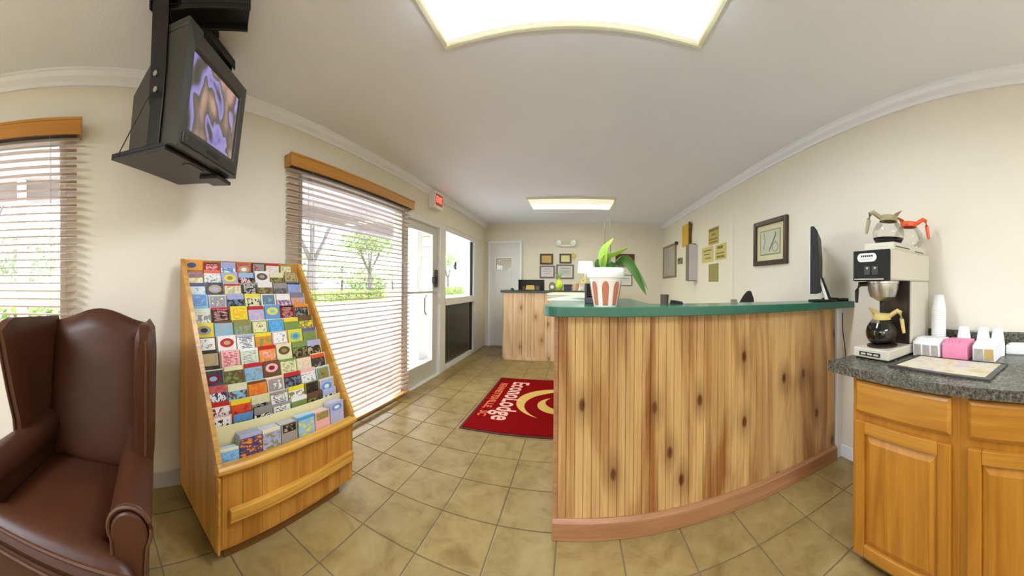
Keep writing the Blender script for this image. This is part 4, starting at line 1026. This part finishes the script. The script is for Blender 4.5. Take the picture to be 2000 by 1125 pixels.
def leaflet_mat(name, c1, c2, c3, kind, seed):
    m, t, n, l, p = nt(name)
    tc = n.new('ShaderNodeTexCoord'); sx = n.new('ShaderNodeSeparateXYZ'); l.new(tc.outputs['Generated'], sx.inputs[0])
    def mth(op, a, b=None):
        x = n.new('ShaderNodeMath'); x.operation = op
        for i, v in enumerate((a, b)):
            if v is None: continue
            if isinstance(v, (int, float)): x.inputs[i].default_value = v
            else: l.new(v, x.inputs[i])
        return x.outputs[0]
    U, V = sx.outputs['Y'], sx.outputs['Z']
    mp = n.new('ShaderNodeMapping'); mp.inputs['Location'].default_value = (seed * 1.7, seed * .9, seed * 2.3)
    mp.inputs['Scale'].default_value = (1, 3.2, 6.0); l.new(tc.outputs['Generated'], mp.inputs[0])
    nz = noise(n, l, mp.outputs[0], 1.5, 3, .6, .4)
    base = mixc(n, l, mth('MULTIPLY', mth('SUBTRACT', nz, .3), .5), c1, c3)
    if kind == 'band':
        col = mixc(n, l, mth('GREATER_THAN', V, .88), base, c2)
        blob = mth('MULTIPLY', mth('GREATER_THAN', nz, .54), mth('LESS_THAN', V, .84)); col = mixc(n, l, blob, col, c3)
    elif kind == 'photo':
        col = mixc(n, l, mth('LESS_THAN', V, .80), base, c2)
        blob = mth('MULTIPLY', mth('GREATER_THAN', nz, .5), mth('LESS_THAN', V, .80)); col = mixc(n, l, blob, col, c3)
    elif kind == 'frame':
        e = mth('MAXIMUM', mth('MULTIPLY', mth('ABSOLUTE', mth('SUBTRACT', U, .5)), 2.35), mth('MULTIPLY', mth('ABSOLUTE', mth('SUBTRACT', V, .80)), 5.8))
        col = mixc(n, l, mth('LESS_THAN', e, 1), base, c2)
        blob = mth('MULTIPLY', mth('GREATER_THAN', nz, .56), mth('LESS_THAN', e, .8)); col = mixc(n, l, blob, col, c3)
    elif kind == 'oval':
        du = mth('MULTIPLY', mth('SUBTRACT', U, .5), 2.6); dv = mth('MULTIPLY', mth('SUBTRACT', V, .78), 7.5)
        rr = mth('ADD', mth('MULTIPLY', du, du), mth('MULTIPLY', dv, dv))
        col = mixc(n, l, mth('LESS_THAN', rr, 1), base, c2); col = mixc(n, l, mth('LESS_THAN', rr, .25), col, c3)
    else:                                    # 'text': rows of small dark marks
        wv = mth('FRACT', mth('MULTIPLY', V, 22)); ro = mth('MULTIPLY', mth('LESS_THAN', wv, .45), mth('GREATER_THAN', nz, .47))
        ro = mth('MULTIPLY', ro, mth('LESS_THAN', mth('ABSOLUTE', mth('SUBTRACT', U, .5)), .38))
        col = mixc(n, l, ro, base, c2); col = mixc(n, l, mth('GREATER_THAN', V, .93), col, c3)
    l.new(col, p.inputs['Base Color']); p.inputs['Roughness'].default_value = .35
    return m
K = dict(red=(190, 36, 40), dred=(130, 28, 34), white=(236, 234, 230), lav=(168, 172, 214), blue=(96, 150, 206), navy=(44, 58, 110), black=(34, 32, 32), tan=(186, 164, 120), cream=(228, 222, 180),
         olive=(140, 136, 80), grey=(150, 148, 146), yellow=(236, 214, 46), pink=(232, 178, 178), green=(120, 150, 80), orange=(234, 140, 44), brown=(104, 74, 52), sky=(130, 186, 224), teal=(96, 190, 180), purple=(104, 96, 150), pgreen=(206, 216, 192), slate=(106, 122, 150), bblue=(66, 160, 218), orng=(222, 84, 44))
LAY = [
 [('red', 'white', 'dred', 'text'), ('lav', 'white', 'blue', 'photo'), ('red', 'tan', 'white', 'oval'), ('black', 'grey', 'red', 'frame'), ('white', 'pink', 'red', 'text'), ('olive', 'cream', 'tan', 'frame')],
 [('dred', 'yellow', 'white', 'photo'), ('white', 'orng', 'grey', 'band'), ('lav', 'yellow', 'olive', 'oval'), ('sky', 'black', 'pink', 'photo'), ('white', 'brown', 'grey', 'oval'), ('cream', 'brown', 'olive', 'photo'), ('olive', 'tan', 'brown', 'frame')],
 [('white', 'navy', 'sky', 'band'), ('black', 'tan', 'lav', 'oval'), ('cream', 'olive', 'red', 'text'), ('black', 'white', 'grey', 'text'), ('white', 'olive', 'brown', 'photo'), ('grey', 'slate', 'brown', 'photo'), ('lav', 'blue', 'navy', 'text')],
 [('sky', 'blue', 'lav', 'frame'), ('lav', 'grey', 'white', 'frame'), ('lav', 'slate', 'black', 'photo'), ('cream', 'yellow', 'black', 'band'), ('white', 'slate', 'teal', 'frame'), ('white', 'purple', 'pink', 'photo'), ('slate', 'lav', 'orange', 'photo')],
 [('pgreen', 'grey', 'white', 'photo'), ('black', 'pink', 'red', 'text'), ('yellow', 'orange', 'yellow', 'text'), ('lav', 'red', 'pink', 'band'), ('blue', 'yellow', 'sky', 'oval'), ('dred', 'pink', 'black', 'text'), ('black', 'orange', 'grey', 'band')],
 [('yellow', 'grey', 'black', 'oval'), ('sky', 'tan', 'brown', 'text'), ('olive', 'grey', 'green', 'photo'), ('green', 'cream', 'olive', 'frame'), ('bblue', 'sky', 'blue', 'text'), ('green', 'yellow', 'olive', 'band'), ('brown', 'yellow', 'olive', 'photo')],
 [('black', 'white', 'grey', 'frame'), ('white', 'red', 'tan', 'oval'), ('white', 'black', 'lav', 'text'), ('orange', 'yellow', 'green', 'band'), ('pink', 'white', 'grey', 'frame'), ('yellow', 'teal', 'slate', 'oval'), ('green', 'purple', 'olive', 'band')],
 [('black', 'tan', 'grey', 'frame'), ('pink', 'red', 'pink', 'text'), ('pgreen', 'grey', 'white', 'text'), ('orange', 'red', 'pink', 'band'), ('cream', 'brown', 'olive', 'oval'), ('green', 'black', 'olive', 'photo'), ('lav', 'black', 'tan', 'photo')],
 [('black', 'dred', 'sky', 'oval'), ('brown', 'cream', 'green', 'band'), ('sky', 'red', 'grey', 'band'), ('brown', 'pink', 'dred', 'oval'), ('cream', 'olive', 'green', 'text'), ('cream', 'pink', 'brown', 'text'), ('black', 'orng', 'grey', 'band')],
 [('red', 'navy', 'white', 'photo'), ('cream', 'brown', 'sky', 'photo'), ('orange', 'orng', 'brown', 'text'), ('pink', 'grey', 'white', 'frame'), ('black', 'red', 'slate', 'band'), ('white', 'pink', 'grey', 'band'), ('sky', 'olive', 'brown', 'frame')],
 [('white', 'red', 'dred', 'band'), ('orng', 'yellow', 'red', 'band'), ('cream', 'grey', 'black', 'photo'), ('white', 'black', 'grey', 'text'), ('white', 'yellow', 'olive', 'band'), ('olive', 'black', 'brown', 'frame'), ('lav', 'blue', 'white', 'oval')],
 [('pink', 'white', 'black', 'frame'), ('blue', 'green', 'black', 'photo'), ('grey', 'white', 'black', 'photo'), ('white', 'black', 'grey', 'text'), ('green', 'white', 'olive', 'band'), ('brown', 'olive', 'black', 'photo'), ('lav', 'navy', 'white', 'photo')],
]
WORDS = dict(red='red', dred='dark red', white='white', lav='lavender', blue='blue', navy='navy', black='black', tan='tan', cream='cream', olive='olive', grey='grey', yellow='yellow', pink='pink', green='green', orange='orange', brown='brown', sky='sky blue', teal='teal', purple='purple', pgreen='pale green', slate='slate blue', bblue='bright blue', orng='orange red')
ORD = ['first', 'second', 'third', 'fourth', 'fifth', 'sixth', 'seventh', 'eighth', 'ninth', 'tenth', 'eleventh', 'twelfth']
NUM = ['one', 'two', 'three', 'four', 'five', 'six', 'seven', 'eight', 'nine', 'ten', 'eleven', 'twelve']
BW, BH, BT = .100, .178, .006
lf_mesh = {}
def leaflet(c1, c2, c3, kind, x, y, ztop, label, wd=BW, seed=0, lean=14):
    me = MB().box(-BT / 2, BT / 2, -wd / 2, wd / 2, -BH, 0).mesh('brochure', leaflet_mat('print_' + c1 + '_' + c2 + '_%d' % seed, lin(*K[c1]), lin(*K[c2]), lin(*K[c3]), kind, seed))
    o = bpy.data.objects.new('brochure', me); C.objects.link(o)
    o.location = (x, y, ztop); o.rotation_euler = (0, R(-lean), 0)
    return tag(o, label, 'brochure', 'brochures in the oak rack')
sd = 0
lr = random.Random(3)
for ri, row in enumerate(LAY):
    z = rows_z[ri]
    n7 = len(row); ys = .625 if ri else .735; pitch = .1175 if ri else .1105
    if ri == 0: ys = .742
    for ci, (a, b_, c_, k_) in enumerate(row):
        sd += 1
        dz = lr.uniform(-.008, .008)
        side_ = WORDS[a] + (' and ' + WORDS[b_] if a != b_ else '')
        leaflet(a, b_, c_, k_, ROWX[ri], ys + ci * pitch, z + dz,
                '%s brochure, %s from left in rack row %s' % (side_, ORD[ci], NUM[ri]), .108 if ri else .100, sd, LEAN[ri])
# orange header card
hc = thing('header_card', 'orange header card with blue oval at the rack top left corner', 'sign card', (-1.74, .615, 1.30))
MB().box(-1.748, -1.742, .55, .685, 1.302, 1.366).build('card', mat('orange_card', lin(236, 160, 62), .5, var=.04), hc, bevel=.001)
MB().prism([(.616 + .028 * cos(a * pi / 12), 1.333 + .015 * sin(a * pi / 12)) for a in range(24)], 'x', -1.742, -1.7405).build('oval_emblem', mat('blue_oval', lin(44, 86, 140), .5, var=.2, vs=80), hc)
# stacks on the bottom shelf
stk_ = [('sky', 'cream', 'blue', 'band', .622, .10, .045), ('navy', 'lav', 'orange', 'band', .737, .118, .075), ('lav', 'cream', 'olive', 'band', .853, .105, .085), ('grey', 'black', 'tan', 'frame', .960, .098, .10), ('sky', 'bblue', 'yellow', 'band', 1.075, .108, .075), ('pink', 'olive', 'orange', 'frame', 1.190, .108, .07), ('lav', 'blue', 'white', 'oval', 1.305, .108, .06)]
POSW = ['at the left end', 'second from left', 'third from left', 'in the middle', 'third from right', 'second from right', 'at the right end']
for k, (a, b_, c_, kd, y, wd, th) in enumerate(stk_):
    sd += 1
    hh = (.075, .118, .112, .112, .118, .112, .135)[k]
    r = thing('leaflet_bundle', '%s and %s leaflet bundle %s of the bottom shelf' % (WORDS[a], WORDS[b_], POSW[k]), 'leaflets', (-1.27, y, .408), group='leaflet bundles on the bottom shelf')
    m = leaflet_mat('bundle_print_%d' % k, lin(*K[a]), lin(*K[b_]), lin(*K[c_]), kd, sd)
    x1 = -1.240; th = min(th, .060)
    MB().prism([(x1 - .008, .408), (x1 - .002, .408), (x1 - .012, .408 + hh), (x1 - .018, .408 + hh)], 'y', y - wd / 2, y + wd / 2).build('front_leaflet', m, r)
    MB().prism([(x1 - th, .408), (x1 - .008, .408), (x1 - .018, .408 + hh - .002), (x1 - th - .006, .408 + hh - .006)], 'y', y - wd / 2 + .002, y + wd / 2 - .002).build('leaflet_stack', mat('bundle_edge_%d' % k, tuple(.5 * u + .35 for u in lin(*K[a])), .7, var=.15, vs=90), r)

# ------------------------------------------------------------------ television on its ceiling mount
th = R(124.68)
tm = Matrix.Translation((-1.294, .574, 1.996)) @ Matrix.Rotation(th, 4, 'Z') @ Matrix.Rotation(R(7.9), 4, 'X')
tv = thing('television', 'black tube television hanging tilted from the ceiling mount', 'television', None, mtx=tm)
w2, h2 = .246, .226
fr = MB()
fr.raw([(-w2, 0, -h2), (w2, 0, -h2), (w2, 0, h2), (-w2, 0, h2), (-.200, -.004, -.150), (.200, -.004, -.150), (.200, -.004, .165), (-.200, -.004, .165),
        (-.190, .014, -.140), (.190, .014, -.140), (.190, .014, .155), (-.190, .014, .155)],
       [(0, 1, 5, 4), (1, 2, 6, 5), (2, 3, 7, 6), (3, 0, 4, 7), (4, 5, 9, 8), (5, 6, 10, 9), (6, 7, 11, 10), (7, 4, 8, 11)])
TVB = mat('charcoal_tv_plastic', lin(58, 56, 50), .38, var=.10, vs=10)
fr.raw([(-w2, 0, -h2), (w2, 0, -h2), (w2, 0, h2), (-w2, 0, h2), (-w2, .15, -h2), (w2, .15, -h2), (w2, .15, h2 - .005), (-w2, .15, h2 - .005)],
       [(0, 4, 5, 1), (1, 5, 6, 2), (2, 6, 7, 3), (3, 7, 4, 0), (4, 7, 6, 5)])
fr.build('housing', TVB, tv, local=True, bevel=.008)
MB().raw([(-w2 + .01, .15, -h2 + .01), (w2 - .01, .15, -h2 + .01), (w2 - .01, .15, h2 - .02), (-w2 + .01, .15, h2 - .02), (-.15, .40, -h2 + .04), (.15, .40, -h2 + .04), (.15, .40, h2 - .13), (-.15, .40, h2 - .13)],
         [(0, 4, 5, 1), (1, 5, 6, 2), (2, 6, 7, 3), (3, 7, 4, 0), (4, 7, 6, 5), (0, 1, 2, 3)]).build('rear_housing', TVB, tv, local=True, bevel=.01)
def scr(u, v):
    x = -.191 + .382 * u; z = -.141 + .297 * v
    bul = .012 * (1 - (2 * u - 1) ** 2) * (1 - (2 * v - 1) ** 2)
    return (x, .010 - bul, z), (x, .016, z)
def screenmat():
    m, t, n, l, p = nt('lit_tv_picture')
    tc = n.new('ShaderNodeTexCoord'); mp = n.new('ShaderNodeMapping')
    mp.inputs['Scale'].default_value = (3.0, 1, 1.1); mp.inputs['Location'].default_value = (1.4, 0, 2.2)
    l.new(tc.outputs['Generated'], mp.inputs[0])
    f = noise(n, l, mp.outputs[0], 1.0, 2, .45, .35)
    c = ramp(n, l, f, [(.30, lin(36, 50, 44)), (.42, lin(96, 86, 76)), (.475, lin(150, 140, 210)), (.53, lin(176, 164, 224)), (.56, lin(104, 92, 84)), (.63, lin(150, 128, 112)), (.70, lin(212, 168, 146))])
    p.inputs['Base Color'].default_value = (.02, .02, .02, 1); p.inputs['Roughness'].default_value = .08
    l.new(c, p.inputs['Emission Color']); p.inputs['Emission Strength'].default_value = .42
    return m
MB().slab(12, 10, scr).build('screen', screenmat(), tv, True, local=True)
MB().box(-.225, .225, -.008, .0, -.212, -.165).build('control_strip', mat('darker_strip', lin(44, 42, 38), .3), tv, local=True, bevel=.004)
box(-.05, .05, -.010, -.008, -.198, -.180).build('control_door', BLACKP, tv, local=True, bevel=.001)
MB().box(-.21, -.19, -.0095, -.008, -.195, -.182).build('power_button', DKGREY, tv, local=True)
box(-w2 + .0, -w2 + .10, .004, .15, h2 - .004, h2 + .028).build('top_vent_hood', TVB, tv, local=True, bevel=.006)

mtm = Matrix.Translation((-1.294, .574, 1.996)) @ Matrix.Rotation(th, 4, 'Z')
mt = thing('television_mount', 'black steel yoke mount holding the television below the ceiling', 'tv mount', None, mtx=mtm)
tl = Matrix.Rotation(R(7.9), 4, 'X')
def tbuild(b, name, m, bev=.003):
    b.v = [tuple(tl @ Vector(p)) for p in b.v]
    return b.build(name, m, mt, local=True, bevel=bev)
tbuild(MB().box(-w2 - .022, w2 + .0, .045, .38, -h2 - .018, -h2 - .004).box(-w2 - .022, -w2 - .016, .045, .38, -h2 - .004, -h2 + .010), 'tray', BLACKM)
tbuild(MB().box(.10, w2 - .01, .02, .13, -h2 - .036, -h2 - .018), 'tray_clamp', BLACKM)
tbuild(MB().box(-.08, .04, .06, .10, -h2 - .022, -h2 - .018), 'tray_label', DKGREY, 0)
ZCE = H - 1.996
for s in (-1, 1):
    x0 = s * (w2 + .006); x1 = s * (w2 + .014)
    a = MB().prism([(.095, -.02), (.175, -.02), (.165, .10), (.150, ZCE - .035), (.060, ZCE - .035), (.080, .10)], 'x', min(x0, x1), max(x0, x1)).build('side_arm', BLACKM, mt, local=True, bevel=.003)
    for z_ in (.02, .085):
        MB().lathe([(0, 0), (.011, 0), (.009, .008), (0, .009)], (x1 if s > 0 else x1 - .009, .128, z_), 12, 'x').build('bolt', SILVER, a, True, local=True)
    tbuild(MB().box(min(x0, x1), max(x0, x1), .09, .16, -h2 - .02, .0), 'lower_arm', BLACKM)
    tbuild(MB().tube([(s * (w2 + .026), .33, -h2 - .01), (s * (w2 - .02), .20, .02)], .003, 6), 'safety_wire', DKGREY, 0)
MB().box(-w2 - .02, w2 + .02, .045, .165, ZCE - .045, ZCE - .028).box(-w2 - .02, w2 + .02, .045, .053, ZCE - .075, ZCE - .045).box(-w2 - .02, w2 + .02, .157, .165, ZCE - .075, ZCE - .045).build('top_channel', BLACKM, mt, local=True, bevel=.003)
cp = Matrix.Translation((-1.20, .535, 2.39)) @ Matrix.Rotation(atan2(.916, .402), 4, 'Z')
cpb = MB().box(-.20, .135, -.045, .075, -.028, .008).box(-.20, .135, -.045, -.035, -.050, -.028)
cpb.box(-.20, .135, .065, .075, -.050, -.028); cpb.v = [tuple(cp @ Vector(p)) for p in cpb.v]
cpb.build('ceiling_channel', BLACKM, mt, bevel=.003)
MB().box(-.09, .09, .04, .19, ZCE - .028, ZCE).build('ceiling_plate', BLACKM, mt, local=True, bevel=.003)

# ------------------------------------------------------------------ wing chair
wc = thing('wing_chair', 'dark brown leather wing chair in front of the left window', 'armchair', (-1.2, -.03, 0), R(-110))
def back_fn(u, v):
    s = 2 * u - 1; x = .235 * s
    zt = 1.045 + .062 * (cos(pi * s) * .5 + .5)
    z = .40 + (zt - .40) * v
    e = (1 - abs(s) ** 6) ** .5 * (1 - abs(2 * v - 1) ** 8) ** .5
    y = -.185 - .11 * v
    return (x, y + .045 * e + .012 * (1 - s * s), z), (x * 1.02, y - .055 * e - .005, z)
MB().slab(16, 16, back_fn).build('backrest', LEATHER, wc, True, local=True)
for s in (-1, 1):
    def wing(u, v, s=s):
        # u: back to front, v: bottom to top
        zt = 1.062 + .030 * u - .05 * max(0, (u - .82) / .18) ** 2
        z = .545 + (zt - .545) * v
        front = .045 + .085 * max(0, (v - .25) / .75) ** .8 - .02 * (1 - v) + (.03 if v > .95 else 0) * 0
        back = -.235 - .09 * v
        y = back + (front - back) * u
        x = s * (.232 + .040 * u * (.4 + .6 * v))
        e = (1 - abs(2 * v - 1) ** 8) ** .5 * max(.25, (1 - max(0, 2 * u - 1) ** 6) ** .5)
        t = .020 * e + .020 * max(0, u - .6) / .4 * (1 - .5 * max(0, (u - .9) / .1))
        return (x - s * t, y, z), (x + s * t * 1.5, y, z)
    wg = MB().slab(12, 14, wing).build('wing', LEATHER, wc, True, local=True)
    fp = []
    for k in range(15):
        v = k / 14; p, q_ = wing(1, v); fp.append(((p[0] + q_[0]) / 2 + s * .012, p[1] + .004, p[2]))
    MB().tube(fp, .006, 6).build('wing_piping', LEATHERD, wg, True, local=True)
    # rolled arm: keyhole section swept along the depth
    prof = arc(s * .262, .548, .062, -35, 215, 16) + [(s * .262 - .046, .45), (s * .262 - .046, .16), (s * .262 + .046, .16), (s * .262 + .046, .45)]
    def sweep(y0, y1, k=1.0):
        return MB().prism(prof, 'y', y0, y1)
    ab = sweep(-.20, .275); ab.v = [(p[0] - s * .055 * (.275 - p[1]) / .475, p[1], p[2] + .03 * (.275 - p[1]) / .475 * (p[2] > .3)) for p in ab.v]
    arm = ab.build('arm', LEATHER, wc, True, local=True, bevel=.010)
    MB().prism([((p[0] - s * .262) * .86 + s * .262, (p[1] - .40) * .94 + .40) for p in prof], 'y', .274, .288).build('arm_front', LEATHER, arm, True, local=True, bevel=.006)
    MB().tube([(p[0], .280, p[1]) for p in prof], .0065, 6, True).build('arm_piping', LEATHERD, arm, True, local=True)
def seat(u, v):
    s = 2 * u - 1; y = -.17 + .50 * v
    k = min(1, max(0, (y - .235) / .04)); hw = .205 + .085 * (3 * k * k - 2 * k ** 3)
    x = hw * s
    e = (1 - abs(s) ** 8) ** .5 * (1 - abs(2 * v - 1) ** 10) ** .5
    return (x, y + .0, .425 + .048 * e + .018 * (1 - s * s) * (1 - (2 * v - 1) ** 2)), (x, y, .425 - .042 * e)
se = MB().slab(18, 22, seat).build('seat_cushion', LEATHER, wc, True, local=True)
MB().tube([(-.285 + .57 * i / 12, .332, .462) for i in range(13)], .006, 6).build('cushion_piping', LEATHERD, se, True, local=True)
MB().tube([(-.285 + .57 * i / 12, .332, .395) for i in range(13)], .006, 6).build('cushion_piping', LEATHERD, se, True, local=True)
MB().box(-.30, .30, .20, .305, .16, .385).box(-.215, .215, -.22, .22, .16, .38).build('seat_frame', LEATHER, wc, local=True, bevel=.012)
for (x, y, back) in ((-.27, .27, 0), (.27, .27, 0), (-.20, -.20, 1), (.20, -.20, 1)):
    MB().taper((x - .016, x + .016, y - .016 - .04 * back, y + .016 - .04 * back), 0, (x - .026, x + .026, y - .026, y + .026), .17).build('leg', LEGW, wc, local=True, bevel=.003)
